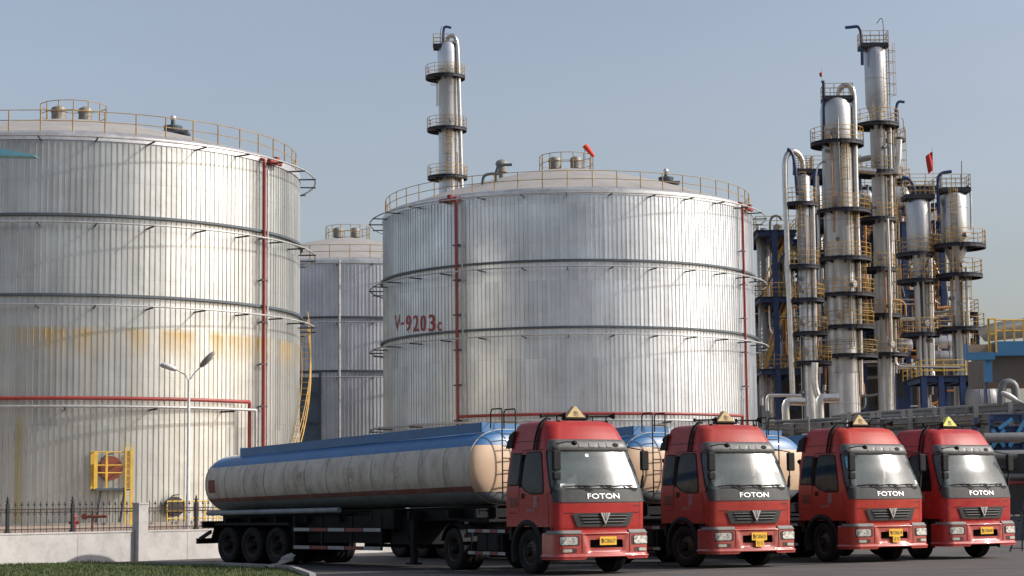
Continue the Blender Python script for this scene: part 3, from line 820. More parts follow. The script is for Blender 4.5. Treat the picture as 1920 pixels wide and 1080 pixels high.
    for z in (1.19, 1.26, 1.33):
        w = .51 + (z - 1.15) * .55
        for s in (-1, 1): gs.grid(cpatch([(z - .018, s * .08, s * w), (z, s * .06, s * w), (z + .012, s * .06, s * w)], .052, 8) if False else
                                  [[cp(s * (.07 + (w - .07) * k / 8), z - .022, .036) for k in range(9)], [cp(s * (.07 + (w - .07) * k / 8), z - .008, .06) for k in range(9)],
                                   [cp(s * (.07 + (w - .07) * k / 8), z + .014, .036) for k in range(9)]])
    gs.build('grille_slat', M_trim, G)
    em = MB()
    yE = cp(0, 1.25, .09).y
    for s in (-1, 1):
        em.prism([(s * .13, yE, 1.40), (s * .075, yE, 1.40), (s * .005, yE, 1.20), (s * .005, yE, 1.135)], (0, .05, 0))
        em.prism([(s * .055, yE, 1.40), (s * .012, yE, 1.40), (s * .012, yE, 1.25)], (0, .05, 0))
    em.build('emblem', M_embl, G)
    # bumper, an undulating swept skin
    def bp(u, z, off=0.0):
        k = 0.0
        x, y = outl(u, 1.27, -1.36, -.70, .22, .12)
        # profile: lip forward, top rolled back
        if z < .46: k = .045 * (1 - abs(z - .42) / .07) if z > .39 else .02
        if z > .93: k -= .09 * ((z - .93) / .07)
        xc = abs(x) * (1 if abs(u) < 1.6 else 9)
        edge = .60 - .12 * (.93 - z) / .45
        if .49 < z < .93 and xc < edge: k -= .035 * min(1, (edge - xc) / .05) * min(1, (z - .49) / .03, (.93 - z) / .03)
        h = .01; x1, y1 = outl(u + h, 1.27, -1.36, -.70, .22, .12); x0, y0 = outl(u - h, 1.27, -1.36, -.70, .22, .12)
        n = Vector((y1 - y0, -(x1 - x0), 0)).normalized()
        return Vector((x, y, z)) + n * (k + off)
    us2 = [-2.95 + .05 * i for i in range(119)]; zs2 = [.35, .37, .395, .42, .44, .46, .475, .49, .50, .52] + [.52 + .045 * i for i in range(1, 9)] + [.90, .92, .93, .95, .975, 1.0]
    b = MB()
    def zl_(u, z):    # raised lower edge in the middle
        x = abs(outl(u, 1.27, -1.36, -.7, .22)[0]); lift = .05 * min(1, max(0, (.58 - x) / .06)) if abs(u) < 1.5 else 0
        return z + lift * max(0, (.50 - z) / .15)
    b.grid([[bp(u, zl_(u, z)) for u in us2] for z in zs2], True, lambda i, k: (abs(outl(us2[k], 1.27, -1.36, -.7, .22)[0]) < .43 and .60 < (zs2[i] + zs2[i+1]) / 2 < .80 and abs(us2[k]) < 1.5))
    b.grid([[bp(u, 1.0) for u in us2], [bp(u, 1.0) + Vector((-.2 * (u / 3), .25, .01)) for u in us2]], True)
    B = b.build('bumper', M_paint2, P)
    MB().box((0, -1.18, .68), (1.2, .2, .5)).build('bumper_opening', M_blk, B)
    for s in (-1, 1):
        def bpatch(name, m, ua, ub, z0, z1, off, rz=.02, ru=.02, par=B, nu=8):
            rows = rr(z0, z1, ua, ub, rz, ru, 3, 3); 
            return MB().grid([[bp(a + (bb - a) * k / nu, z, off) for k in range(nu + 1)] for z, a, bb in rows]).build(name, m, par)
        A = sorted((s * .67, s * 1.42)); bpatch('headlamp_recess', M_rustdark, A[0], A[1], .665, .885, .006, .03, .03)
        A = sorted((s * .73, s * 1.38)); bpatch('headlight', M_lamp, A[0], A[1], .685, .865, .02, .035, .05, T)
        A = sorted((s * .74, s * 1.25)); bpatch('fog_lamp_recess', M_rustdark, A[0], A[1], .505, .605, .006)
        A = sorted((s * .86, s * 1.22)); bpatch('fog_lamp', M_fog, A[0], A[1], .52, .59, .02, .02, .04, T)
        # grey top cap
        g = [[bp(s * (.62 + (2.0) * k / 24), z, o) for k in range(25)] for z, o in ((.925, .004), (.93, .02), (.96, .03), (.99, .045), (1.01, .06))]
        top = [[p for p in g[-1]], [p + Vector((0, .22, .0)) for p in g[-1]]]
        MB().grid(g, True, flip=(s < 0)).grid(top, True).build('bumper_cap', M_cap2, B)
        gl = MB(); gl.grid([[bp(s * .605, z, .008), bp(s * .62, z, .008)] for z in (.50, .7, .925)]); gl.build('bumper_seam', M_blk, B)
    # plate
    pl = MB().box((.03, -1.495, .765), (.45, .012, .19)); PL = pl.build('number_plate', M_plate, T, bevel=0)
    # wipers
    for x0, x1 in ((-.28, -.98), (.32, -.36), (.95, .25)):
        w = MB(); n = 6; xm_ = x1 * .5 + x0 * .5
        w.tube([cp(x0, 1.90, .05), cp(x0 * .85 + x1 * .15, 1.935, .06), cp(x0 * .55 + x1 * .45, 2.005, .045)], .014, 6)
        w.tube([cp(x1 - .05 + (x0 - x1) * .98 * k / n, 1.985 + .012 * math.sin(math.pi * k / n) + .025 * k / n, .03) for k in range(n + 1)], .012, 5)
        w.build('wiper', M_blk, P)
    # mirrors
    for s in (-1, 1):
        mm = MB(); xm = s * 1.30; ym = -1.28 if s < 0 else -1.14
        if s < 0: xm = -1.20
        m1 = MB().box((xm, ym, 2.60), (.21, .10, .46)); MR_ = m1.build('mirror', M_blk, T, bevel=.03)
        if s < 0: MB().box((xm, ym, 2.25), (.20, .10, .18)).build('lower_mirror', M_blk, MR_, bevel=.03)
        a = MB(); c = cp(s * 1.45, 2.90, .05); d = cp(s * 1.8, 1.85, .02)
        a.tube([c, (xm, ym + .02, 2.84), (xm, ym + .06, 2.70), (xm, ym + .06, 2.2), (xm + .02 * s, ym + .08, 2.02), d], .016, 6)
        if s > 0: a.tube([(xm, ym + .06, 2.25), (xm - .05, ym + .04, 2.12), d + Vector((0, 0, .1))], .03, 6)
        a.build('mirror_arm', M_blk, MR_)
    fm = MB().tube([cp(-1.25, 2.95, .08), cp(-.95, 2.93, .26), cp(-.75, 2.92, .27)], .014, 6).sphere(cp(-.72, 2.90, .27), .07, 12, 8, .8)
    fm.build('front_mirror', M_blk, T)
    # roof: horns, rail, marker lamps
    rf = MB()
    for s, x0, x1 in ((-1, -.92, -.42), (1, .35, .95)):
        rf.tube([(x0, -.20, 3.66), (x1, -.30, 3.67)], .022, 8)
        for x in (x0 + .1, x1 - .12): rf.tube([(x, -.24, 3.54), (x, -.24, 3.66)], .015, 6)
        rf.tube([(x1 - .10, -.30, 3.67), (x1 - .02, -.32, 3.67), (x1 + .04, -.34, 3.67)], [.02, .04, .085], 12)
        rf.tube([(x0 + .02, -.20, 3.66), (x0 - .03, -.20, 3.66)], [.03, .055], 10)
    rf.tube([(-.42, -.28, 3.60), (.38, -.28, 3.60)], .014, 6)
    rf.build('air_horn', M_chas, T)
    ml = MB()
    for x in (-.62, .70): ml.lathe([(.05, 0), (.045, .05), (.02, .07), (.001, .075)], (x, -.46, 3.49), 10)
    ml.build('roof_marker_lamp', M_chas, T)
    tb = MB().box((0, -.16, 3.60), (.60, .20, .06)).box((0, -.16, 3.56), (.46, .14, .06))
    tl = MB(); tl.prism([(-.27, -.23, 3.635), (.27, -.23, 3.635), (.03, -.19, 3.90), (-.03, -.19, 3.90)], (0, .14, 0))
    tri = tl.build('hazard_lamp', M_tri, T, bevel=.012); tb.build('lamp_base', M_blk, tri)
    v, f, _, _ = flat_text('危', 1, 1, .0); mb = MB()
    for p in v:
        z = 3.665 + (p.y + .5) * .13; mb.v.append(Vector((p.x * .14, -.236 + (z - 3.635) * .15, z)))
    for q in f: mb.face(q)
    mb.build('hazard_character', M_rustdark, tri)
    # front wheels and chassis
    for s in (-1, 1):
        make_wheel(T, s * 1.04, 0, s, front=True)
        make_wheel(T, s * 1.06, 3.70, s, dual=True)
        MB().grid([[Vector((s * .62, 3.70 + .62 * math.cos(a), .52 + .62 * math.sin(a))), Vector((s * 1.24, 3.70 + .62 * math.cos(a), .52 + .62 * math.sin(a)))] for a in [math.pi * (.1 + .8 * k / 12) for k in range(13)]]).build('rear_mudguard', M_blk, T)
    ch = MB()
    for s in (-1, 1): ch.bar((s * .40, -1.2, .92), (s * .40, 5.0, .92), .09, .26)
    for y in (-.6, .9, 2.2, 3.3, 4.2, 4.9): ch.box((0, y, .92), (.8, .12, .2))
    ch.box((0, 0, .5), (1.7, .14, .14)).box((0, 3.7, .52), (1.5, .2, .2)).lathe([(.001, .24), (.25, .16), (.25, -.16), (.001, -.24)], (0, 3.7, .52), 14)
    ch.box((0, .3, .95), (.7, 1.3, .55)).box((0, 1.2, 1.15), (1.7, .5, .3))
    ch.box((0, 3.55, 1.10), (.9, .9, .08)).box((0, -1.0, .55), (1.6, .3, .3))
    ch.tube([(-.8, 1.35, 1.2), (-.8, 1.35, 2.6), (-.8, 1.45, 2.7)], .07, 10)
    ch.build('chassis', M_chas, T)
    for s in (-1, 1):
        MB().box((s * .95, 1.95, .70), (.55, 1.1, .50)).build('fuel_tank', M_chas, T, bevel=.08)
        sg = MB()
        for z in (.45, .98): sg.bar((s * 1.235, .98, z), (s * 1.235, 2.85, z), .03, .09)
        for y in (1.2, 1.95, 2.7): sg.bar((s * 1.22, y, .42), (s * 1.22, y, 1.0), .04, .05)
        S = sg.build('tractor_side_guard', M_chas, T)
        for z in (.45, .98):
            for i in range(5): MB().bar((s * 1.252, 1.02 + .37 * i, z), (s * 1.252, 1.37 + .37 * i, z), .006, .075).build('red_reflector' if i % 2 else 'white_reflector', M_refl if i % 2 else M_white, S)
    # ---------------- trailer (own origin at the kingpin, +y towards the rear)
    K = []
    def tb_(name, m, mbx, parent=None, **kw):
        o = mbx.build(name, m, parent if parent else T, **kw)
        if not parent: K.append(o)
        return o
    Lc = 12.1; Y0 = -.35
    def ztop(y): return 3.48 - .35 * (y - Y0) / Lc
    def zbot(y): return 1.60 - .17 * (y - Y0) / Lc
    def sec(y, t, k=1.0, inset=0.0):
        """cross section point, t 0..2pi, superellipse"""
        zt, zb = ztop(y), zbot(y); zc = (zt + zb) / 2; hz = (zt - zb) / 2; hw = 1.24
        c, s_ = math.cos(t), math.sin(t); e = 2 / 2.35
        x = hw * (abs(c) ** e) * (1 if c > 0 else -1); z = hz * (abs(s_) ** e) * (1 if s_ > 0 else -1)
        return Vector((x * k, y, zc + z * k))
    NT = 72
    ys = [Y0 + Lc * i / 30 for i in range(31)]
    def section(y0, bulge, sgn, n=7):
        out = []
        for i in range(n + 1):
            a = math.pi / 2 * i / n; k = math.cos(a) ** .55 if i < n else .001; d = bulge * math.sin(a)
            out.append((y0 + sgn * d, k))
        return out
    def zcol(z, y):     # paint zones
        if z > ztop(y) - .43: return 'b'
        if z < zbot(y) + .33: return 'g'
        return 'c'
    rings = [(y, 1.0) for y in ys]
    shell = {'b': MB(), 'c': MB(), 'g': MB()}
    # split by zones with the cut at fixed t positions
    def zone_ts():
        # angles where zone limits fall (computed on mid section)
        y = Y0 + Lc / 2; best = {}
        N = 720
        for key, zz_ in (('u', ztop(y) - .40), ('l', zbot(y) + .33)):
            best[key] = min(range(N // 4 * -1, N // 4), key=lambda i: abs(sec(y, 2 * math.pi * i / N).z - zz_)) * 2 * math.pi / N
        return best['u'], best['l']
    tu, tl_ = zone_ts()
    zones = (('b', tu, math.pi - tu, 28), ('c', tl_, tu, 12), ('c', math.pi - tu, math.pi - tl_, 12), ('g', math.pi - tl_, 2 * math.pi + tl_, 24))
    for key, a, b_, n in zones:
        shell[key].grid([[sec(y, a + (b_ - a) * k / n) for k in range(n + 1)] for y in ys], True)
    TK = tb_('tank', M_side, shell['c'])
    tb_('blue_top', M_tblue, shell['b'], TK); tb_('grey_belly', M_tgrey, shell['g'], TK)
    for (ye, sg, bl) in ((Y0, -1, .34), (Y0 + Lc, 1, .42)):
        hd = {'b': MB(), 'c': MB(), 'g': MB()}
        for key, a, b_, n in zones:
            rows = []
            for (yy, k) in section(ye, bl, sg, 9):
                r = []
                for j in range(n + 1):
                    p = sec(ye, a + (b_ - a) * j / n); zc = (ztop(ye) + zbot(ye)) / 2
                    r.append(Vector((p.x * k, yy, zc + (p.z - zc) * k)))
                rows.append(r)
            hd[key].grid(rows, True)
        # heads are coloured by height: rebuild as one cap with banded parts
        full = {'b': MB(), 'c': MB(), 'g': MB()}
        nz_, nx_ = 26, 24; zt, zb = ztop(ye), zbot(ye); zc = (zt + zb) / 2; hz = (zt - zb) / 2
        lim = [(zb, zb + .33, 'g', 6), (zb + .33, zt - .40, 'c', 14), (zt - .40, zt, 'b', 8)]
        for z0, z1, key, nn in lim:
            rows = []
            for i in range(nn + 1):
                z = z0 + (z1 - z0) * i / nn; e = 2.35
                q = min(1, abs((z - zc) / hz)); hw = 1.24 * (max(0, 1 - q ** e)) ** (1 / e)
                r = []
                for j in range(nx_ + 1):
                    tt = -1 + 2 * j / nx_; tt = math.sin(tt * math.pi / 2); x = hw * tt
                    rho = (abs(x / 1.24) ** e + q ** e); d = bl * (max(0, 1 - rho)) ** .5
                    r.append(Vector((x, ye + sg * d, z)))
                rows.append(r)
            full[key].grid(rows, True)
        tb_('tank_head', M_head if sg < 0 else M_side, full['c'], TK); tb_('blue_head_band', M_tblue, full['b'], TK); tb_('grey_head_band', M_tgrey, full['g'], TK)
        bead = MB().tube([sec(ye, 2 * math.pi * k / 64, 1.003) for k in range(64)], .012, 6, closed=True); tb_('end_bead', M_side, bead, TK)
    # weld seams, stripes, stained panels
    sm = MB()
    for y in [Y0 + Lc * k / 12 for k in range(1, 12)]: sm = MB().tube([sec(y, tl_ + (tu - tl_) * k / 12, 1.002) for k in range(13)], .008, 4, caps=False).tube([sec(y, math.pi - tl_ + (tl_ - tu) * -k / -12, 1.002) if False else sec(y, math.pi - tl_ - (tu - tl_) * k / 12, 1.002) for k in range(13)], .008, 4, caps=False); tb_('weld_seam', M_tgrey, sm, TK)
    stp = MB()
    for sgn in (0, 1):
        f = (lambda t: math.pi - t) if sgn else (lambda t: t)
        t0, t1 = tl_, tl_ + (tu - tl_) * .14
        stp.grid([[sec(y, f(t0 + (t1 - t0) * k / 3), 1.004) for k in range(4)] for y in ys])
    tb_('red_side_stripe', M_sred, stp, TK)
    t0, t1 = tl_ + (tu - tl_) * .32, tl_ + (tu - tl_) * .62
    for f in (lambda t: t, lambda t: math.pi - t):
        sq = MB().grid([[sec(y, f(t0 + (t1 - t0) * k / 4), 1.005) for k in range(5)] for y in (Y0 + Lc - .48, Y0 + Lc - .32, Y0 + Lc - .12)])
        tb_('red_warning_patch', M_refl, sq, TK)
    # faded characters on the side
    for ch_, yc in (('易', 9.2), ('燃', 6.9), ('液', 4.6), ('体', 2.6)):
        v, fcs, _, _ = flat_text(ch_, 1, 1, -.0)
        for f, sg in ((lambda t: math.pi - t, -1), (lambda t: t, 1)):
            mb = MB()
            for p in v:
                t = tl_ + (tu - tl_) * (.36 + .34 * (p.y + .5)); mb.v.append(sec(yc + (p.x * .42) * sg, f(t), 1.0045))
            for q in fcs: mb.face(q)
            tb_('faded_character', M_fade, mb, TK)
    # coaming box on top
    cm = MB()
    for s in (-1, 1):
        cm.bar((s * .62, Y0 + .25, ztop(Y0 + .25) + .06), (s * .62, Y0 + Lc - .9, ztop(Y0 + Lc - .9) + .03), .05, .24)
    cm.bar((-.62, Y0 + .25, ztop(Y0) + .06), (.62, Y0 + .25, ztop(Y0) + .03), .05, .24); e = Y0 + Lc - .9
    cm.bar((-.62, e, ztop(e) + .06), (.62, e, ztop(e) + .03), .05, .24)
    tb_('top_coaming', M_tblue, cm, TK)
    hc = MB()
    for y in (1.2, 4.2, 7.4, 10.0): hc.lathe([(.28, 0), (.28, .17), (.24, .20), (.001, .21)], (0, y, ztop(y)), 18)
    tb_('hatch', M_tgrey, hc, TK)
    # ladder on the front head
    ld = MB(); yl = Y0 - .42
    xl = -.50
    for s in (xl, xl + .44):
        ld.tube([(s, yl, 1.75), (s, yl, 3.92), (s + .02, yl + .05, 3.98), (s + .02, yl + .40, 3.98), (s + .02, yl + .46, 3.90), (s + .02, yl + .46, 3.5)], .018, 6)
    for k in range(7): ld.tube([(xl, yl, 1.85 + .30 * k), (xl + .44, yl, 1.85 + .30 * k)], .015, 6)
    ld.tube([(xl, yl, 1.9), (xl, yl + .3, 1.9)], .015, 6)
    tb_('ladder', M_blk, ld, TK)
    # discharge hose tube along the side
    for s in (-1, 1):
        tb_('hose_tube', M_tgrey, MB().tube([(s * 1.16, 5.2, zbot(5.2) - .02), (s * 1.16, Y0 + Lc, zbot(Y0 + Lc) + .0)], .075, 10), TK)
    fr = MB()
    for s in (-1, 1):
        fr.beam((s * .48, -.5, 1.42), (s * .48, 12.0, 1.20), .14, .34)
    for y in (-.3, .8, 2.4, 4, 5.5, 7, 8.5, 9.8, 11.1): fr.box((0, y, 1.40 - .02 * y), (2.0, .10, .22))
    for y in (8.15, 9.40, 10.65): fr.box((0, y, .52), (1.9, .14, .14)).box((0, y, .8), (1.1, .3, .4))
    fr.box((0, 0, 1.22), (1.6, 1.2, .06)).box((-.1, 3.4, 1.25), (1.9, .9, .5))
    fr.box((0, 5.4, .98), (1.7, 3.4, .72)).box((0, 3.0, .95), (1.5, .9, .7)).box((0, 9.6, 1.0), (1.0, 3.6, .5))  # belly boxes added to deepen the dark under the trailer
    tb_('trailer_frame', M_chas, fr)
    for s in (-1, 1):
        for y in (8.15, 9.40, 10.65):
            o = make_wheel(T, s * 1.05, y, s, dual=True, name='trailer_wheel'); K.append(o)
        mg = MB().grid([[Vector((s * .6, y, z)), Vector((s * 1.24, y, z))] for y, z in ((7.3, .65), (7.45, 1.10), (7.65, 1.16), (11.1, 1.14), (11.3, 1.0), (11.45, .7))])
        mg.bar((s * 1.235, 7.5, 1.13), (s * 1.235, 11.25, 1.12), .02, .07)
        tb_('mudguard', M_chas, mg)
        lg = MB().bar((s * .85, 2.35, .15), (s * .85, 2.35, 1.4), .14, .14).box((s * .85, 2.35, .12), (.3, .3, .05)).bar((s * .85, 2.4, .5), (s * .6, 3.2, 1.3), .06, .06)
        tb_('landing_leg', M_chas, lg)
        sg = MB()
        for z in (.50, .98): sg.bar((s * 1.235, 3.2, z), (s * 1.235, 7.28, z), .03, .10)
        for y in (3.25, 4.55, 5.9, 7.2): sg.bar((s * 1.22, y, .46), (s * 1.22, y, 1.35), .05, .06)
        SG = tb_('side_guard', M_chas, sg)
        for z in (.50, .98):
            for i in range(5): tb_('red_reflector' if i % 2 else 'white_reflector', M_refl if i % 2 else M_white, MB().bar((s * 1.252, 3.25 + .80 * i, z), (s * 1.252, 4.00 + .80 * i, z), .006, .09), SG)
    rb = MB().bar((-1.22, 12.25, .62), (1.22, 12.25, .62), .10, .16)
    for s in (-1, 1): rb.bar((s * .5, 12.2, .62), (s * .5, 11.5, 1.1), .08, .1).bar((s * 1.15, 12.2, .68), (s * 1.15, 11.6, .9), .06, .10)
    RB = tb_('rear_bumper', M_chas, rb)
    tl2 = MB()
    for s in (-1, 1): tl2.box((s * 1.0, 12.0, 1.10), (.4, .10, .14))
    tb_('tail_lamp', M_refl, tl2, RB)
    tb_('tail_bar', M_chas, MB().bar((-1.22, 11.95, 1.10), (1.22, 11.95, 1.10), .06, .2), RB)
    for o in K: o['tr'] = 1
    return T, K
M_rustdark = mat('dark_red_recess', (0.05, 0.008, 0.007), 0.6)
M_fade = mat('faded_side_lettering', (0.40, 0.30, 0.26), 0.6, 0, 0.4, 2.0, dirt=(.50, .45, .39), dirt_amt=1.0)

def plate_text(T, s, second=None, lower=False):
    for o in kids(T):
        if o.name.startswith('number_plate'): PL = o
    v, f, _, _ = flat_text(s, 1, 1, .015); mb = MB()
    for p in v: mb.v.append(Vector((.03 + p.x * .40, -1.503, .765 + p.y * .12)))
    for q in f: mb.face(q)
    mb.build('plate_lettering', M_ink, PL)
    if lower:
        l = MB().box((.03, -1.512, .60), (.24, .012, .17)).build('lower_plate', M_plate, PL)
        v, f, _, _ = flat_text(second, 1, 1, .0); mb = MB()
        for p in v: mb.v.append(Vector((.03 + p.x * .19, -1.520, .60 + p.y * .11)))
        for q in f: mb.face(q)
        mb.build('plate_lettering', M_ink, l)

truck0, K0 = make_truck()
def place(T, px, py, Y, rz, trz, kp, dz=0.0):
    p = at(px, py, Y); off = Matrix.Rotation(rz, 3, 'Z') @ Vector((0, -1.36, 0))
    T.location = (p.x - off.x, p.y - off.y, 0); T.rotation_euler = (0, 0, rz)
    print('truck logo height', round(p.z, 2), tuple(round(q, 2) for q in T.location))
    M = Matrix.Translation((0, kp, 0)) @ Matrix.Rotation(trz - rz, 4, 'Z')
    for o in kids(T):
        if o.get('tr'):
            if o.get('basis') is None: o['basis'] = [v for r in o.matrix_basis for v in r]
            b = o['basis']; B = Matrix([b[0:4], b[4:8], b[8:12], b[12:16]])
            o.matrix_basis = M @ B
trucks = [truck0] + [copy_tree(truck0) for _ in range(3)]
bpy.context.view_layer.update()
place(trucks[0], 1131, 934, 44.4, R_(30), R_(41), 3.55)
place(trucks[1], 1414, 930, 47.7, R_(28.4), R_(36), 3.45)
place(trucks[2], 1669.5, 929, 50.8, R_(29), R_(33), 4.2)
place(trucks[3], 1840, 929, 52.6, R_(29.8), R_(31), 3.4)
for T, l in zip(trucks, ('leftmost red tanker truck, its whole blue and cream tank trailer in view',
                         'second red tanker truck from the left, in front of the numbered silver tank, white papers absent',
                         'third red tanker truck from the left, between the second and the last one',
                         'rightmost red tanker truck with a green yellow triangle lamp on its roof')):
    T['label'] = l
trucks[1]['label'] = 'second red tanker truck from the left, with two-piece yellow number plate'
trucks[2]['label'] = 'third red tanker truck from the left, with a blue sticker in its windscreen'
plate_text(trucks[0], '鲁C00637'); plate_text(trucks[1], '鲁C00625', '挂车', True); plate_text(trucks[2], '鲁C00618', '挂车', True); plate_text(trucks[3], '鲁C00640')
for o in kids(trucks[3]):
    if o.name.startswith('hazard_lamp'): o.data = o.data.copy(); o.data.materials[0] = M_tri2; o['label'] = 'green yellow triangle lamp'
for T in trucks[1:]:
    for o in kids(T):
        if o.name.startswith('windscreen'):
            for c in kids(o):
                if c.name.startswith('paper') or (c.name.startswith('sticker')): bpy.data.objects.remove(c)
for o in bpy.data.objects:
    if 'tr' in o: del o['tr']
    if 'basis' in o: del o['basis']
w3 = [o for o in kids(trucks[2]) if o.name.startswith('windscreen')][0]
M_sb = mat('blue_sticker', (.12, .35, .5), .5)
MB().grid(cpatch([(2.45, -1.50, -1.36), (2.6, -1.50, -1.36), (2.75, -1.48, -1.34)], .02, 2)).build('blue_sticker', M_sb, w3)
w4 = [o for o in kids(trucks[3]) if o.name.startswith('windscreen')][0]
MB().box((.35, -1.16, 2.02), (.6, .16, .08), -.1).build('paper', M_paper, w4)

# every truck wears its own paint: fade and dust differ; the steered wheels stand at different angles
for i, (T, k, dd, ang_) in enumerate(zip(trucks, ((1, 1, 1), (.92, 1.25, 1.1), (1.08, 1.35, 1.0), (1.02, .95, 1.15)), (.35, .5, .28, .42), (0, 9, -5, -11))):
    v1 = mat('red_cab_paint_variant', (0.33 * k[0], 0.026 * k[1], 0.024 * k[2]), 0.38, 0.0, 0.12 + .03 * i, 1.2 + .5 * i, coat=0.15, dirt=(.34, .06 + .01 * i, .04), dirt_amt=dd, rvar=.06, spec=.20)
    v2 = mat('red_bumper_paint_variant', (0.36 * k[0], 0.034 * k[1], 0.030 * k[2]), 0.35, 0.0, 0.12, 2, coat=0.45, dirt=(.26, .14, .1), dirt_amt=dd + .1)
    stack = [T]
    while stack:
        o = stack.pop(); stack += kids(o)
        if o.type == 'MESH' and o.material_slots and o.material_slots[0].material in (M_paint, M_paint2):
            nm = v1 if o.material_slots[0].material == M_paint else v2
            o.material_slots[0].link = 'OBJECT'; o.material_slots[0].material = nm
    for o in kids(T):
        if o.name.startswith('wheel') and 'arch' not in o.name and abs(o.location.y) < .1: o.rotation_euler = (0, 0, R_(ang_))
# dust and stickers that differ from truck to truck
w2_ = [o for o in kids(trucks[1]) if o.name.startswith('windscreen')][0]
MB().grid(cpatch([(2.62, .95, 1.10), (2.74, .95, 1.10)], .018, 2)).build('sticker', M_paper, w2_)
MB().grid(cpatch([(2.02, 1.00, 1.16), (2.12, 1.0, 1.16)], .018, 2)).build('sticker', M_paper, w3)
# ------------------------------------------------------------------ ground, wall, fence, verge
M_asph = mat('asphalt', (0.062, 0.056, 0.052), 0.85, 0, 0.40, 0.45, stretch=(.45, 1.6, 1), bump=.6, bscale=24, dirt=(.14, .12, .10), dirt_amt=.75)
M_yard = mat('yard_gravel', (0.33, 0.25, 0.19), 0.95, 0, 0.25, 1.2, bump=.8, bscale=14, dirt=(.18, .14, .1))
M_wall = mat('white_wall_plaster', (0.50, 0.48, 0.46), 0.9, 0, 0.10, .9, dirt=(.30, .27, .24), dirt_amt=.6, bump=.2)
M_wall_shade = mat('shaded_wall_plaster', (0.09, 0.10, 0.12), 0.85, 0, 0.15, .8, dirt=(.06, .06, .07), dirt_amt=.5)  # dark bluish shade on the right-hand wall, put into its colour
M_iron = mat('black_iron_paint', (0.015, 0.016, 0.017), 0.5, .2, .2, 4)
M_curly = mat('bronze_scrollwork', (0.14, 0.08, 0.05), 0.6, .3, .2, 4)
M_soil = mat('turf_soil', (0.035, 0.045, 0.012), 0.95, 0, .3, 2)
M_kerb = mat('kerb_concrete', (0.27, 0.26, 0.25), 0.85, 0, .15, 2, dirt=(.17, .15, .13))
tag(MB().poly([(-400, 20, 0), (400, 20, 0), (400, 3000, 0), (-400, 3000, 0)]).build('asphalt_lot', M_asph), kind='structure')
M_truck_shade = mat('shade_dark_asphalt', (0.026, 0.025, 0.024), 0.8, 0, .4, .5, bump=.4, bscale=30, dirt=(.06, .055, .05), dirt_amt=.35)  # shade under the truck row, painted as a darker ground sheet
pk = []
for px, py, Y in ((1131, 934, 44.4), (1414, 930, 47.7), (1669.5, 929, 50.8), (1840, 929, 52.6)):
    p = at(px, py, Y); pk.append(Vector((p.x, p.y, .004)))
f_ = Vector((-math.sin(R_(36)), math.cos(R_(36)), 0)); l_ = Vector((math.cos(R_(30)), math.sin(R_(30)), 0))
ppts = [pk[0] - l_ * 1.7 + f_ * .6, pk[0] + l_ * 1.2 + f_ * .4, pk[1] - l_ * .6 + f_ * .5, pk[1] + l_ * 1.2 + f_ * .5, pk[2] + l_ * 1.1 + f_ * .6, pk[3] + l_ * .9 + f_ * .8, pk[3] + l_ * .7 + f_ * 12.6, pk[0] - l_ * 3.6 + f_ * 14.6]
tag(MB().poly(ppts).build('truck_shade_sheet', M_truck_shade), kind='structure')
WD = Vector((math.cos(R_(46)), math.sin(R_(46)), 0)); WN = Vector((WD.y, -WD.x, 0))
W0 = gpt(0, 1061); W0 = Vector((W0.x, W0.y, 0)); print('wall', W0)
def wt(px, py=1000):     # distance along the wall of a pixel column
    d = ray(px, py); a, b = d.x / d.y, 1.0
    # W0 + t WD = s (a,b)
    det = WD.x * -b + a * WD.y * 1.0
    t = (W0.x * b - a * W0.y) / (a * WD.y - WD.x * b); return t
def wp(t, off=0.0, z=0.0): return W0 + WD * t + WN * off + Vector((0, 0, z))
HW = .88
y0, y1 = wp(-25), wp(70)
tk_ = wt(1230); W3 = Vector((45, 69, 0))
tag(MB().poly([wp(-60, -.1, .80), wp(tk_, -.1, .80), W3 + Vector((0, .1, .8)), W3 + Vector((60, 0, .8)), Vector((300, 800, .8)), Vector((-500, 800, .8))]).build('tank_yard_ground', M_yard), kind='structure')
def wall(a, b, m, label, h=HW):
    mb = MB().bar(wp(a, -.10, h / 2), wp(b, -.10, h / 2), .20, h)
    T = thing('boundary_wall', wp((a + b) / 2), label, 'wall')
    o = mb.build('wall_body', m, T); o.location = -Vector(T.location)
    c = MB().bar(wp(a, -.10, h + .02), wp(b, -.10, h + .02), .24, .05).build('wall_coping', m, T); c.location = -Vector(T.location)
    t = a + 1.6
    while t < b:
        j = MB().bar(wp(t, .002, .02), wp(t, .002, h - .02), .012, .006, WN).build('wall_joint', M_conc, T); j.location = -Vector(T.location); t += 3.1
    return T
tp = wt(262)
wall(-30, tp - .19, M_wall, 'low white rendered boundary wall left of the square pillar')
wall(tp + .19, wt(1230), M_wall, 'low white rendered boundary wall right of the square pillar, behind the tanker trailer')
w3a = wp(tk_, -.1); T3w = thing('boundary_wall', w3a.lerp(W3, .5), 'low boundary wall behind the cabs on the right, shade in its colour', 'wall')
for nm, z_, w_3, h_3 in (('wall_body', HW / 2, .2, HW), ('wall_coping', HW + .02, .24, .05)):
    o = MB().bar(w3a + Vector((.15, 0, z_)), W3 + Vector((0, 0, z_)), w_3, h_3).build(nm, M_wall_shade, T3w); o.location = -Vector(T3w.location)
# pillar
c = wp(tp, 0.02, 0)
P_ = MB(); ang = math.atan2(WD.y, WD.x)
P_.box((0, 0, .86), (.34, .34, 1.72)).box((0, 0, 1.74), (.38, .38, .05))
pil = P_.build('wall_pillar', M_wall, loc=c); pil.rotation_euler = (0, 0, ang); tag(pil, 'square white rendered pillar standing in the boundary wall', 'pillar')
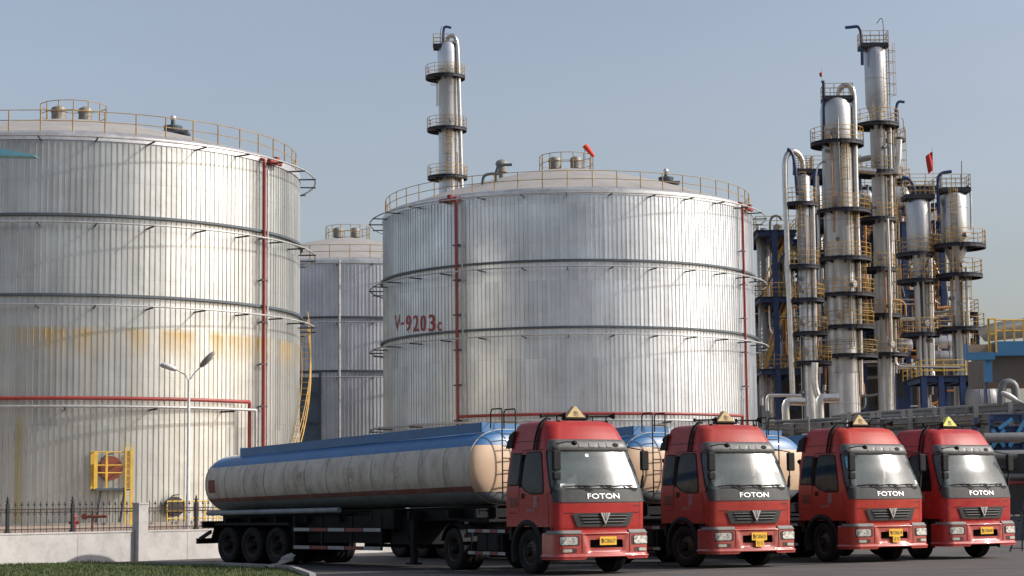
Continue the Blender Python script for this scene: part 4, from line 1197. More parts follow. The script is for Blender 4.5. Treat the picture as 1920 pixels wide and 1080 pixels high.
# fence
def fence(a, b, label, end=True):
    T = thing('iron_fence', wp((a + b) / 2, -.10, HW + .045), label, 'fence', 'iron fence sections on the low wall')
    base = Vector(T.location); o_ = lambda t, z: wp(t, -.10, HW + .045 + z) - base
    rl = MB()
    for z in (.10, .58, .68): rl.bar(o_(a, z), o_(b, z), .025, .022)
    rl.build('fence_rail', M_iron, T)
    sc = MB(); sc2 = MB(); n = max(3, int((b - a) / .10))
    for k in range(n):
        t = a + (b - a) * (k + .5) / n; q = .046
        sc.tube([o_(t + q * math.cos(x), .05 + .035 * math.sin(x)) for x in [2 * math.pi * i / 8 for i in range(8)]], .007, 4, closed=True)
        sc2.tube([o_(t + .04 * math.cos(x), .63 + .04 * math.sin(x)) for x in [2 * math.pi * i / 8 for i in range(8)]], .007, 4, closed=True)
    sc.build('scrollwork', M_curly, T); sc2.build('scrollwork', M_curly, T)
    n = max(2, round((b - a) / .205))
    for k in range(1, n):
        t = a + (b - a) * k / n; mb = MB()
        mb.tube([o_(t, 0), o_(t, .78)], .0095, 5)
        c = o_(t, .78); mb.lathe([(.001, 0), (.012, 0), (.03, .03), (.018, .07), (.001, .15)], c, 6)
        mb.bar(o_(t - .045, .80), o_(t + .045, .80), .014, .02)
        for s in (-1, 1): mb.tube([o_(t, .50), o_(t + s * .035, .53), o_(t + s * .04, .57), o_(t + s * .01, .60)], .008, 4)
        mb.build('picket', M_iron, T)
    return T
def fpost(t, label):
    mb = MB().box((0, 0, .42), (.085, .085, .84)).box((0, 0, .62), (.11, .11, .04)).box((0, 0, .03), (.13, .13, .06))
    mb.lathe([(.05, .84), (.03, .87), (.05, .90), (.03, .94), (.015, .97), (.035, 1.0), (.001, 1.10)], (0, 0, 0), 10)
    for s in (-1, 1): mb.bar((s * .07, 0, .92), (0, 0, .99), .015, .015)
    o = mb.build('fence_post', M_iron, loc=wp(t, -.10, HW + .045)); o.rotation_euler = (0, 0, ang)
    return tag(o, label, 'fence post', 'iron fence posts')
tpost = [wt(-112), wt(17), wt(139), wt(371), wt(495), wt(620)]
lab = ['iron fence post outside the left edge of the frame', 'leftmost black iron fence post with pointed finial', 'black iron fence post beside the red hydrant, left of the pillar',
       'black iron fence post right of the white lamp post, beside the trailer tail', 'black iron fence post hidden behind the tanker trailer', 'black iron fence post far along the wall behind the trailer']
for t, l in list(zip(tpost, lab))[1:4]: fpost(t, l)
fence(tpost[0], tpost[1] - .05, 'black iron fence panel cut by the left edge of the photo')
fence(tpost[1] + .05, tpost[2] - .05, 'black iron fence panel between the two leftmost posts')
fence(tpost[2] + .05, tp - .20, 'black iron fence panel just left of the white pillar, in front of the yellow ladder')
fence(tp + .20, tpost[3] - .05, 'black iron fence panel just right of the white pillar, in front of the black manway')
fence(tpost[3] + .05, tpost[4] - .05, 'black iron fence panel starting right of the lamp post and running behind the trailer')
# grass verge
ga = [wp(-9, .06), wp(wt(560), .06) * 1.0]
gc = [Vector((*wp(-9, .06).xy, 0)), Vector((*wp(wt(150), .10).xy, 0)), gpt(285, 1061), gpt(420, 1064), gpt(545, 1070), gpt(585, 1085), gpt(600, 1130), gpt(-250, 1160)]
tag(MB().poly([p + Vector((0, 0, .03)) for p in gc][::-1]).build('verge_soil', M_soil), kind='structure')
def inside(x, y, poly):
    r = False; n = len(poly)
    for i in range(n):
        a, b = poly[i], poly[(i + 1) % n]
        if (a.y > y) != (b.y > y) and x < (b.x - a.x) * (y - a.y) / (b.y - a.y) + a.x: r = not r
    return r
M_grass = mat('grass_blades', (0.050, 0.078, 0.012), 0.7, 0, .35, .8, dirt=(.12, .12, .03), dirt_amt=.5)
gb = MB(); rg = random.Random(3); xs = [p.x for p in gc]; ysg = [p.y for p in gc]; cnt = 0
while cnt < 42000:
    x = rg.uniform(min(xs), max(xs)); y = rg.uniform(max(min(ysg), 40), max(ysg))
    if not inside(x, y, gc): continue
    h = rg.uniform(.03, .09) * (1 + .5 * math.sin(x * 1.7) * math.sin(y * 1.3)); a = rg.uniform(0, math.pi); w = rg.uniform(.008, .016)
    lx, ly = rg.uniform(-.04, .04), rg.uniform(-.04, .04); c_, s_ = math.cos(a) * w, math.sin(a) * w
    gb.poly([(x - c_, y - s_, .02), (x + c_, y + s_, .02), (x + lx, y + ly, .02 + h)]); cnt += 1
tag(gb.build('grass', M_grass), kind='stuff', label='short green grass verge in front of the wall', category='grass')
kb = MB()
for a, b in zip(gc[2:6], gc[3:7]): kb.bar(Vector(a) + Vector((0, 0, .05)), Vector(b) + Vector((0, 0, .05)), .14, .16)
tag(kb.build('verge_kerb', M_kerb), kind='structure')
# crumpled grey sheet at the end of the verge
sh = MB(); g = []
c0, c1 = gpt(500, 1070), gpt(543, 1066)
for i in range(13):
    u = i / 12; p = c0.lerp(c1, u); r = .05 + .07 * u + .03 * math.sin(u * 9)
    g.append([p + Vector((r * math.cos(a) * (1 + .3 * math.sin(5 * a + i)), r * math.sin(a) * .8, (.08 + .22 * u ** 2) + r * .7 * math.sin(a) * (1 + .25 * math.cos(3 * a + i * 1.3)))) for a in [2 * math.pi * k / 14 for k in range(15)]])
o = sh.grid(g, True).build('rolled_hose', mat('dull_grey_hose', (.17, .17, .16), .8, 0, .3, 4)); tag(o, 'crumpled grey roll lying on the kerb at the end of the grass', 'hose roll')

# ------------------------------------------------------------------ street lamps
def lamp_head(T, tip, d, m, mlens, L=.62):
    d = Vector(d).normalized(); x = d.cross(Vector((0, 0, 1))).normalized(); z = x.cross(d)
    g = []
    for i in range(11):
        u = i / 10; w = .13 * math.sin(math.pi * min(1, (.12 + .88 * u))) ** .6 + .02; h = .085 * math.sin(math.pi * (.1 + .88 * u)) ** .6 + .015
        if i == 10: w = h = .005
        g.append([Vector(tip) + d * (L * u) + x * (w * math.cos(a)) + z * (h * math.sin(a)) for a in [2 * math.pi * k / 14 for k in range(15)]])
    H = MB().grid(g, True).build('lamp_head', m, T)
    lens = MB().lathe([(.001, -.10), (.06, -.095), (.095, -.06), (.10, -.03)], (0, 0, 0), 14)
    for v in lens.v: v[:] = Vector(tip) + d * (.4 + v.x * 1.7) + x * v.y + z * v.z
    lens.build('lamp_lens', mlens, H)
M_lampw = mat('white_lamp_paint', (0.62, 0.62, 0.60), 0.45, 0, .1, 3, dirt=(.3, .28, .25))
M_lampg = mat('brown_lamp_shell', (0.24, 0.22, 0.19), 0.5, .1, .2, 3)
M_lens = mat('lamp_lens_plastic', (0.4, 0.4, 0.38), 0.2)
p0 = at(352, 990, 62); lz = .80; top = at(355.5, 712, 62).z - lz
LT = thing('street_lamp', (p0.x, 62, lz), 'white two-armed street lamp in front of the left tank', 'street lamp')
MB().lathe([(.16, 0), (.16, .05), (.075, .08), (.07, 1.2), (.055, 1.25), (.045, top)], n=14).build('lamp_post', M_lampw, LT)
sx = 62 / 3600
MB().tube([(0, 0, top - .05), (-.12, 0, top + .16), (-.45, 0, top + .36)], .022, 8).tube([(0, 0, top - .05), (.15, 0, top + .18), (.42, 0, top + .46)], .022, 8).build('lamp_arm', M_lampw, LT)
lamp_head(LT, (-.40, 0, top + .33), (-.75, -.1, .28), M_lampw, M_lens, .55)
lamp_head(LT, (.38, -.0, top + .43), (.72, -.15, .72), M_lampg, M_lens, .66)
# second lamp, its post outside the frame on the right
p1 = at(1976, 990, 66); h1 = at(1930, 775, 66).z
L2 = thing('street_lamp', (p1.x, 66, .80), 'white street lamp head on an arm reaching in from the right edge', 'street lamp')
MB().lathe([(.16, 0), (.16, .05), (.07, .08), (.045, h1 - .85)], n=12).build('lamp_post', M_lampw, L2)
MB().tube([(0, 0, h1 - .9), (-.45, 0, h1 - .62), (-1.0, 0, h1 - .37), (-1.15, 0, h1 - .30)], .022, 8).build('lamp_arm', M_lampw, L2)
lamp_head(L2, (-1.10, 0, h1 - .34), (-.80, -.1, .42), M_lampw, M_lens, .62)

# hydrant
hp = at(139, 985, 62)
H = thing('fire_hydrant', (hp.x, 62, .80), 'red fire hydrant with side valves behind the iron fence', 'fire hydrant')
MB().lathe([(.13, 0), (.13, .04), (.07, .06), (.065, .50), (.09, .52), (.09, .56), (.06, .60), (.001, .64)], n=14).build('hydrant_body', M_red, H)
MB().tube([(-.16, 0, .36), (.16, 0, .36)], .05, 10).tube([(0, 0, .3), (0, -.14, .3)], .045, 10).build('outlet', M_red, H)
vp = at(112, 985, 61)
V = MB().tube([(-.35, 0, .55), (.45, 0, .55)], .05, 8).tube([(.0, 0, 0), (.0, 0, .55)], .04, 8).lathe([(.14, .68), (.16, .70), (.14, .72)], (.0, 0, 0), 14).tube([(0, 0, .55), (0, 0, .72)], .015, 6)
V.box((-.25, 0, .55), (.12, .18, .18)).build('valve_manifold', M_rustred, loc=(vp.x + .9, 61.6, .80)); tag(bpy.data.objects['valve_manifold'], 'small rust red valve pipe standing beside the hydrant', 'valve')

# pale blue canopy end on the left
e0 = at(66, 291, 58); e1 = at(-40, 288, 58)
g = MB(); hgt = .30
g.prism([(e0.x, 58, e0.z - .03), (e0.x - .05, 58, e0.z + .02), (e0.x - 1.0, 58, e0.z + .22), (e0.x - 3.4, 58, e0.z + .28), (e0.x - 3.4, 58, e0.z - .02), (e0.x - 1.0, 58, e0.z + .0)], (0, .5, 0))
tag(g.build('canopy_edge', mat('cyan_canopy_paint', (.17, .42, .50), .5, 0, .15, 2)), 'pale blue tapered canopy edge poking in at the left border', 'canopy')

# ------------------------------------------------------------------ process plant
M_ss = cladding('vessel_cladding', (0.47, 0.475, 0.475), metal=.65, rough=.35, npan=14, v=.5)
M_ss2 = cladding('vessel_cladding_dull', (0.27, 0.27, 0.28), metal=.5, rough=.5, npan=12, v=.5)
M_pipe = mat('insulated_pipe_sheet', (0.58, 0.56, 0.53), 0.30, 0.85, .15, 1.5, dirt=(.32, .25, .18), dirt_amt=.4)
M_gpipe = mat('grey_painted_pipe', (0.15, 0.155, 0.16), 0.5, 0.1, .2, 1.0, dirt=(.1, .09, .07), dirt_amt=.5)
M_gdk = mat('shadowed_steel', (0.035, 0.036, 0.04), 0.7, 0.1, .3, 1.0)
M_tan = mat('tan_wall_paint', (0.38, 0.26, 0.18), 0.8, 0, .1, 1)
M_bb = mat('blue_building_paint', (0.025, 0.14, 0.30), 0.6, 0, .12, 1, dirt=(.05, .16, .3))
M_rust = mat('orange_primer_rail', (0.42, 0.19, 0.05), 0.6, 0, .3, 1.5)
def P2(px, py, Y): return at(px, py, Y)

def ring_platform(T, cx, cy, z, ri, ro, a0=0.0, a1=2 * math.pi, rail=True, m=None, rails=None, n=28):
    pf = MB().arc(ri, ro, z - .06, z + .04, a0, a1, n)
    # stiffening ring and brackets under the deck
    pf.arc(ro - .06, ro, z - .22, z + .09, a0, a1, n)
    k = max(4, int((a1 - a0) * 1.3))
    for i in range(k + 1):
        t = a0 + (a1 - a0) * i / k; c, s = math.cos(t), math.sin(t)
        pf.prism([(ri * c, ri * s, z - .10), (ri * c, ri * s, z - .42), (ro * c, ro * s, z - .14)], (-.06 * s, .06 * c, 0))
    for v in pf.v: v[:] = v + Vector((cx, cy, 0))
    o = pf.build('platform', m or M_navy, T)
    if rail:
        npt = max(6, int((a1 - a0) * ro / .35)); full = a1 - a0 > 6.2
        pts = [Vector((cx + (ro - .03) * math.cos(a0 + (a1 - a0) * i / npt), cy + (ro - .03) * math.sin(a0 + (a1 - a0) * i / npt), z)) for i in range(npt + (0 if full else 1))]
        r = MB(); railing(r, r, pts, 1.15, .030, .024, full, post_every=3, mids=(.35, .68)); r.build('platform_railing', rails or M_yrail, o)
    return o

def vladder(T, x, y, z0, z1, a, m=None, cage=True, w=.45):
    """ladder on direction a away from the column"""
    c, s = math.cos(a), math.sin(a); e = Vector((-s, c, 0)); n = Vector((c, s, 0)); p = Vector((x, y, 0))
    mb = MB()
    for k in (-1, 1): mb.bar(p + e * (k * w / 2) + Vector((0, 0, z0)), p + e * (k * w / 2) + Vector((0, 0, z1)), .05, .05)
    q = z0 + .15
    while q < z1: mb.tube([p - e * (w / 2) + Vector((0, 0, q)), p + e * (w / 2) + Vector((0, 0, q))], .018, 4); q += .35
    if cage:
        q = z0 + 2.2
        while q < z1 + .3:
            mb.tube([p + e * (.36 * math.cos(t)) + n * (.68 * math.sin(t)) + Vector((0, 0, q)) for t in [math.pi * i / 8 for i in range(9)]], .02, 4); q += .9
        if z1 - z0 > 3:
            for t in (.5, 1.1, 1.6, 2.1, 2.7): mb.tube([p + e * (.36 * math.cos(t)) + n * (.68 * math.sin(t)) + Vector((0, 0, z0 + 2.2)), p + e * (.36 * math.cos(t)) + n * (.68 * math.sin(t)) + Vector((0, 0, z1 + .3))], .015, 4)
    return mb.build('ladder', m or M_yrail, T)

def column(label, Y, px0, prof, plats, m=None, top_box=None, ladders=(), pipes=(), hook=None, group='distillation columns of the plant', cat='distillation column', name='distillation_column', base_z=.8):
    """prof: (pixel row, half width in px) from the top down; px0: pixel column of the axis at its foot (row 760)"""
    b = at(px0, 760, Y); s = Y / F
    T = thing(name, (b.x, Y, base_z), label, cat, group)
    zr = lambda py: at(px0, py, Y).z - base_z
    pr = [(w * s, zr(py)) for py, w in prof]
    pr.append((pr[-1][0], 0)); pr = [(.001, pr[0][1])] + pr if pr[0][0] > .01 else pr
    sh = MB()
    sh.lathe(pr[::-1], n=40)
    sh.build('shell', m or M_ss, T)
    # sheet seams
    sb = MB(); z = 1.0
    def rad(z):
        for (r1, z1), (r2, z2) in zip(pr[::-1], pr[::-1][1:]):
            if z1 <= z <= z2 and z2 > z1: return r1 + (r2 - r1) * (z - z1) / (z2 - z1)
        return pr[1][0]
    while z < pr[1][1] - 1:
        r = rad(z); sb.tube([(r * 1.004 * math.cos(t), r * 1.004 * math.sin(t), z) for t in [2 * math.pi * i / 30 for i in range(30)]], .022, 4, closed=True); z += 2.4
    sb.build('sheet_seam', m or M_ss, T)
    top_m = zr(prof[0][0])
    rnd = random.Random(int(px0 * 7))
    for py, l, r in plats:
        z = zr(py); x = at((l + r) / 2, py, Y).x - b.x; ro = (r - l) / 2 * s
        off = Vector((x, -.1)); ro = max(ro, rad(z) + .5)
        lim = ro - rad(z) - .25; 
        if abs(x) > lim: x = math.copysign(max(0, lim), x)
        ring_platform(T, x, 0, z, max(.05, rad(z) - abs(x) - .02) if abs(x) < rad(z) else .05, ro, rails=rnd.choice((M_yrail2, M_yrail2, M_yrail)))
        # manhole with davit by the platform
        if rnd.random() < .6:
            a = rnd.choice((-2.3, -1.9, -1.2, -.9)); c, q = math.cos(a), math.sin(a); rr_ = rad(z + .9)
            Mx = Matrix.Translation((0, 0, z + .8)) @ Matrix.Rotation(a, 4, 'Z')
            MB().lathe([(.2, rr_ - .05), (.2, rr_ + .2), (.26, rr_ + .2), (.26, rr_ + .26), (.001, rr_ + .27)], n=14, axis='X', M=Mx).build('manhole', M_ss2, T)
    for k in range(5):
        a = rnd.uniform(-2.6, -.3); z0 = rnd.uniform(3, top_m - 6); z1 = z0 + rnd.uniform(2.5, 9); r = max(rad(z0), rad(z1)) + .12
        c, q = math.cos(a), math.sin(a)
        MB().tube([(rad(z0) * c, rad(z0) * q, z0), (r * c, r * q, z0), (r * c, r * q, min(z1, top_m - 2)), (rad(z1) * .9 * c, rad(z1) * .9 * q, min(z1, top_m - 2))], rnd.uniform(.03, .07), 6).build('side_pipe', rnd.choice((M_galv, M_gpipe, M_rust, M_dark)), T)
        z2 = rnd.uniform(2, top_m - 3); a = rnd.uniform(-2.8, -.2); c, q = math.cos(a), math.sin(a); r = rad(z2)
        MB().tube([(r * c * .9, r * q * .9, z2), ((r + .3) * c, (r + .3) * q, z2)], .10, 8).tube([((r + .26) * c, (r + .26) * q, z2), ((r + .33) * c, (r + .33) * q, z2)], .17, 10).build('nozzle', M_gpipe, T)
    for (x_, py0, py1, a) in ladders:
        z0, z1 = zr(py0), zr(py1); r = rad((z0 + z1) / 2) + .15
        vladder(T, r * math.cos(a), r * math.sin(a), z0, z1, a)
    if top_box:
        py, l, r = top_box; z = zr(py); x0 = at(l, py, Y).x - b.x; x1 = at(r, py, Y).x - b.x; d = (x1 - x0) * .8
        tb = MB().box(((x0 + x1) / 2, 0, z), (x1 - x0, d, .10))
        tb.bar((x0, -d / 2, z), (x1, -d / 2, z), .08, .34).bar((x0, d / 2, z), (x1, d / 2, z), .08, .34).bar((x0, -d / 2, z), (x0, d / 2, z), .08, .34).bar((x1, -d / 2, z), (x1, d / 2, z), .08, .34)
        for xx in (x0 + .2, x1 - .2): tb.bar((xx, -d / 2, z), (xx * .5, 0, z - 1.0), .08, .08)
        o = tb.build('top_platform', M_navy, T)
        cr = [Vector((x0, -d / 2, z)), Vector((x1, -d / 2, z)), Vector((x1, d / 2, z)), Vector((x0, d / 2, z))]; pts = []
        for a_, b_ in zip(cr, cr[1:] + cr[:1]): pts += [a_.lerp(b_, k / 3) for k in range(3)]
        r_ = MB(); railing(r_, r_, pts, 1.15, .030, .024, True, mids=(.35, .68)); r_.build('platform_railing', M_yrail, o)
    for (nm, mm, rad_, pts) in pipes:
        MB().tube([Vector((at(x, y, Y + dy).x - b.x, dy, at(x, y, Y + dy).z - base_z)) for x, y, dy in smooth(pts)], rad_, 12).build(nm, mm, T)
    if hook:
        pts = hook; MB().tube([Vector((at(x, y, Y - .6).x - b.x, -.6 + dy, at(x, y, Y).z - base_z)) for x, y, dy in smooth(pts)], .13, 8).build('davit_crane', M_blue, T)
    return T
def smooth(pts, it=3):
    """round the corners of a polyline (Chaikin), ends kept"""
    P = [tuple(p) for p in pts]
    for _ in range(it):
        Q = [P[0]]
        for a, b in zip(P, P[1:]):
            Q.append(tuple(x * .75 + y * .25 for x, y in zip(a, b))); Q.append(tuple(x * .25 + y * .75 for x, y in zip(a, b)))
        Q.append(P[-1]); P = Q
    return P

column('thick tall distillation column with a looped overhead pipe on its crown', 150, 1584,
       [(180, 8), (184, 20), (192, 27), (205, 30), (262, 30), (266, 29), (760, 29)],
       [(270, 1519, 1620), (397, 1528, 1632), (487, 1524, 1634), (554, 1530, 1640), (614, 1534, 1640), (668, 1536, 1646)],
       top_box=(187, 1543, 1596), ladders=((0, 394, 272, -1.35), (0, 600, 556, -1.5), (0, 484, 400, -.9), (0, 668, 490, -.45)),
       pipes=(('overhead_pipe', M_pipe, .22, [(1572, 192, 0), (1573, 166, 0), (1586, 158, -.3), (1600, 166, -.5), (1602, 200, -.5), (1604, 330, -.5), (1611, 560, -.5), (1614, 740, -.5)]),
              ('small_pipe', M_pipe, .07, [(1530, 400, -.8), (1530, 320, -.8), (1537, 306, -.6), (1548, 302, -.4)])),
       hook=[(1545, 275, 0), (1545, 152, 0), (1542, 158, 0)])
column('tallest slim distillation column with a wide upper section and a hooked crane', 153, 1662,
       [(78, 6), (84, 18), (90, 21), (196, 21), (216, 14.5), (760, 14.5)],
       [(235, 1603, 1686), (325, 1604, 1684), (412, 1606, 1682), (505, 1610, 1680), (592, 1614, 1690), (665, 1618, 1702)],
       top_box=(88, 1612, 1662), ladders=((0, 232, 92, -.6), (0, 322, 238, -.3), (0, 505, 330, -.5), (0, 665, 510, -.35)),
       pipes=(('riser_pipe', M_pipe, .16, [(1668, 760, -.5), (1672, 420, -.5), (1668, 240, -.4)]),
              ('light_bracket', M_dark, .03, [(1657, 82, 0), (1656, 40, 0), (1652, 32, 0), (1644, 44, 0)])),
       hook=[(1617, 125, 0), (1616, 70, 0), (1611, 52, 0), (1598, 54, 0), (1585, 55, 0)])
column('slim column left of the thick one with a big hooked silver overhead pipe', 147, 1517,
       [(322, 4), (328, 12), (334, 13.5), (760, 13.5)],
       [(383, 1468, 1532), (500, 1472, 1536), (563, 1478, 1546), (625, 1486, 1552), (680, 1492, 1560)],
       top_box=(322, 1489, 1521), ladders=((0, 500, 385, -2.0), (0, 380, 325, -1.8)),
       pipes=(('overhead_pipe', M_pipe, .22, [(1506, 326, 0), (1505, 298, 0), (1488, 280, -.3), (1472, 292, -.5), (1471, 330, -.5), (1478, 500, -.5), (1487, 760, -.5)]),
              ('riser_pipe', M_pipe, .15, [(1529, 700, -.4), (1527, 500, -.4), (1524, 380, -.4)])),
       hook=[(1495, 368, 0), (1490, 300, 0), (1482, 284, 0), (1476, 282, 0)])
column('column with blue cap platform and conical waist, left of the rightmost column', 144, 1734,
       [(372, 8), (376, 20), (382, 23), (474, 23), (500, 12.5), (760, 12.5)],
       [(477, 1674, 1746), (527, 1682, 1758), (627, 1690, 1762)],
       top_box=(371, 1694, 1748), ladders=((0, 527, 480, -1.0), (0, 625, 530, -.5)),
       pipes=(('riser_pipe', M_pipe, .13, [(1747, 740, -.4), (1744, 560, -.4), (1742, 480, -.3)]),), hook=[(1717, 412, 0), (1716, 362, 0), (1708, 338, 0), (1692, 334, 0)])
column('rightmost column of the plant with conical waist and blue hooked crane', 144, 1802,
       [(360, 8), (364, 22), (370, 25), (460, 25), (490, 12.5), (760, 12.5)],
       [(462, 1744, 1848), (517, 1750, 1842), (617, 1756, 1846)],
       top_box=(358, 1762, 1815), ladders=((0, 460, 362, -1.8), (0, 616, 520, -.9), (0, 700, 620, -.6)),
       pipes=(('riser_pipe', M_pipe, .14, [(1818, 740, -.5), (1815, 600, -.5), (1812, 500, -.4)]),
              ('antenna', M_dark, .03, [(1803, 355, 0), (1803, 310, 0), (1803, 302, 0)]),
              ('vent_pipe', M_galv, .08, [(1821, 430, -.3), (1820, 352, -.3), (1813, 348, -.2)])),
       hook=[(1760, 402, 0), (1758, 345, 0), (1762, 327, 0), (1784, 324, 0)])
column('small far column behind the tallest one with a side platform', 175, 1690,
       [(240, 3), (246, 9), (760, 9)], [(262, 1676, 1704), (340, 1668, 1712)], m=M_ss2,
       pipes=(('antenna', M_dark, .03, [(1694, 245, 0), (1694, 224, 0), (1690, 222, 0)]),), ladders=((0, 400, 250, -.5),), hook=[(1681, 250, 0), (1680, 205, 0), (1684, 192, 0), (1696, 194, 0)])
column('grey column at the far left of the plant, beside the numbered tank', 158, 1440, [(428, 6), (434, 11), (440, 12), (760, 12)], [], m=M_ss2)
column('thin silver column behind the blue frame left of the plant', 165, 1487, [(440, 4), (446, 7), (760, 7)], [(490, 1474, 1500)], m=M_ss)
column('thin grey column between the two thick columns', 170, 1640, [(380, 4), (386, 8), (760, 8)], [(470, 1628, 1656)], m=M_ss2)
for lb, Y_, px_, w_p, top_, pf in (('thin dull column squeezed between the thick column and the tallest one', 166, 1618, 6, 400, [(455, 1606, 1634), (530, 1606, 1634)]),
        ('thin dull column just right of the tallest column', 168, 1700, 7, 392, [(450, 1686, 1716), (512, 1686, 1716), (575, 1688, 1718)]),
        ('thin dull column between the two waisted columns', 166, 1768, 7, 430, [(540, 1752, 1784), (598, 1752, 1784)]),
        ('thin dull column between the slim column and the thick one', 168, 1546, 6, 350, [(430, 1532, 1560), (520, 1532, 1560), (590, 1534, 1562)]),
        ('thin dull column left of the big hooked pipe', 166, 1466, 8, 420, [(500, 1452, 1482), (600, 1452, 1484)])):
    column(lb, Y_, px_, [(top_, 3), (top_ + 4, w_p), (760, w_p)], pf, m=M_ss2, ladders=((0, 620, top_ + 10, -1.2),))
column('lone silver column rising behind the numbered tank', 190, 844.5,
       [(78, 6), (82, 17), (88, 20), (142, 20), (146, 18.5), (350, 19), (760, 19)],
       [(145, 797, 873), (243, 800, 876), (333, 801, 877)],
       top_box=(88, 813, 852), ladders=((0, 333, 246, -1.5), (0, 200, 150, -2.9)),
       pipes=(('overhead_pipe', M_pipe, .20, [(838, 92, -.4), (838, 72, -.5), (848, 66, -.6), (857, 74, -.7), (859, 110, -.7), (863, 250, -.7), (867, 400, -.7)]),
              ('small_riser', M_pipe, .12, [(868, 400, -.6), (865, 240, -.6), (862, 208, -.6)]),
              ('lightning_rod', M_dark, .03, [(826, 88, 0), (826, 54, 0), (829, 50, 0)])),
       hook=[(831, 114, 0), (831, 56, 0), (836, 52, 0), (846, 55, 0)], group=None, m=cladding('bright_vessel_cladding', (0.60, 0.61, 0.62), metal=.7, rough=.34, npan=12, v=.35))

# ---- steel frames with decks
def frame(label, Y, depth, pxs, levels, m=None, top=None, rails=M_yrail2, w=.35, posts=None):
    x0 = at(pxs[0], 600, Y).x; x1 = at(pxs[-1], 600, Y).x; b = at((pxs[0] + pxs[-1]) / 2, 700, Y)
    T = thing('steel_frame', (b.x, Y, .8), label, 'steel frame', 'blue steel frames of the plant'); m = m or M_blue
    zr = lambda py: at(pxs[0], py, Y).z - .8
    zt = zr(levels[0])
    for px in (posts or pxs):
        x = at(px, 600, Y).x - b.x
        for y in (0, depth):
            MB().beam((x, y, 0), (x, y, zt), w, w, .05).build('post', m, T)
    for li, py in enumerate(levels):
        z = zr(py); bm = MB()
        xa, xb = x0 - b.x, x1 - b.x
        for y in (0, depth): bm.beam((xa, y, z - .2), (xb, y, z - .2), .25, .36, .04)
        for px in pxs: x = at(px, 600, Y).x - b.x; bm.beam((x, 0, z - .2), (x, depth, z - .2), .22, .3, .04)
        bm.build('beam', m, T)
        dk = MB().box(((xa + xb) / 2, depth / 2, z + .02), (xb - xa + .5, depth + .5, .06)); D = dk.build('deck', M_navy, T)
        cr = [Vector((xa - .2, -.2, z + .05)), Vector((xb + .2, -.2, z + .05)), Vector((xb + .2, depth + .2, z + .05)), Vector((xa - .2, depth + .2, z + .05))]
        pts = []
        for a_, b_ in zip(cr, cr[1:] + cr[:1]):
            n = max(2, int((b_ - a_).length / 1.3)); pts += [a_.lerp(b_, k / n) for k in range(n)]
        r_ = MB(); railing(r_, r_, pts, 1.1, .032, .026, True, mids=(.35, .68)); r_.build('deck_railing', rails, D)
        if li < len(levels) - 1:
            z2 = zr(levels[li + 1])
            br = MB(); br.bar((xa, 0, z2), (xb, 0, z - .3), .12, .12)
            if li % 2 == 0: br.build('brace', m, T)
            sx_ = xa + .6; st_ = MB(); L_ = min(xb - xa - .8, 3.0)
            for yy in (depth * .4, depth * .4 + .7): st_.bar((sx_, yy, z2), (sx_ + L_, yy, z), .05, .22)
            for k in range(12): st_.box((sx_ + L_ * (k + .5) / 12, depth * .4 + .35, z2 + (z - z2) * (k + .5) / 12), (.24, .7, .03))
            for yy in (depth * .4, depth * .4 + .7): st_.tube([(sx_, yy, z2 + 1), (sx_ + L_, yy, z + 1)], .03, 5)
            st_.build('stair', rails, T)
    return T
frame('blue frame at the far left of the plant with thick post and slanted-looking top deck', 152, 9, [1426, 1456, 1496], [433, 558, 693], w=.42, posts=[1456])
frame('blue frame behind the thick column', 161, 6, [1537, 1576, 1618], [318, 412, 470, 545, 600, 690], w=.42, rails=M_rust)
frame('blue frame with orange rails right of the tallest column', 160, 7, [1672, 1700, 1771], [418, 545, 640], m=M_blue, rails=M_rust, w=.45)
frame('low wide blue frame with orange yellow rails under the two waisted columns', 137, 6, [1728, 1760, 1800, 1846], [706], rails=M_yel2, w=.4)
frame('low dark frame behind the thick column', 166, 5, [1560, 1620, 1700], [700], rails=M_gpipe, w=.3)
frame('dark pipe frame at the foot of the left plant columns', 172, 5, [1420, 1480, 1560, 1650, 1740, 1830], [590, 640, 700], m=M_navy, rails=M_rust, w=.4)

frame('dense blue frame with orange rails in the gaps between the tall columns', 169, 6, [1604, 1640, 1700, 1768], [352, 384, 416, 450, 484, 518, 552, 586, 620, 655], rails=M_rust, w=.3)
frame('blue frame with golden rails behind the slim left column', 171, 6, [1462, 1500, 1545], [450, 490, 530, 566, 604, 640], rails=M_yrail2, w=.3)
# ---- horizontal drums, exchangers and the pipes between
def drum(label, Y, px0, px1, py, r, m=None):
    a, b = at(px0, py, Y), at(px1, py, Y); L_ = b.x - a.x
    T = thing('horizontal_drum', ((a.x + b.x) / 2, Y, a.z), label, 'drum', 'horizontal drums of the plant')
    h = L_ / 2
    MB().lathe([(.001, -h), (r * .6, -h + r * .12), (r * .92, -h + r * .3), (r, -h + r * .5), (r, h - r * .5), (r * .92, h - r * .3), (r * .6, h - r * .12), (.001, h)], n=24, axis='X').build('shell', m or M_ss, T)
    sd = MB()
    for x in (-h * .55, h * .55): sd.box((x, 0, -r * 1.0), (.3, r * 1.4, r * .9)).lathe([(.12, r * .9), (.12, r + .35), (.18, r + .35), (.18, r + .42), (.001, r + .42)], (x * .7, 0, 0), 10)
    for x in (-h * .3, h * .3): sd.tube([(x + .0, r * math.cos(t) * 1.01, r * math.sin(t) * 1.01) for t in [2 * math.pi * i / 24 for i in range(24)]], .03, 4, closed=True)
    sd.build('saddle', M_gpipe, T)
    return T
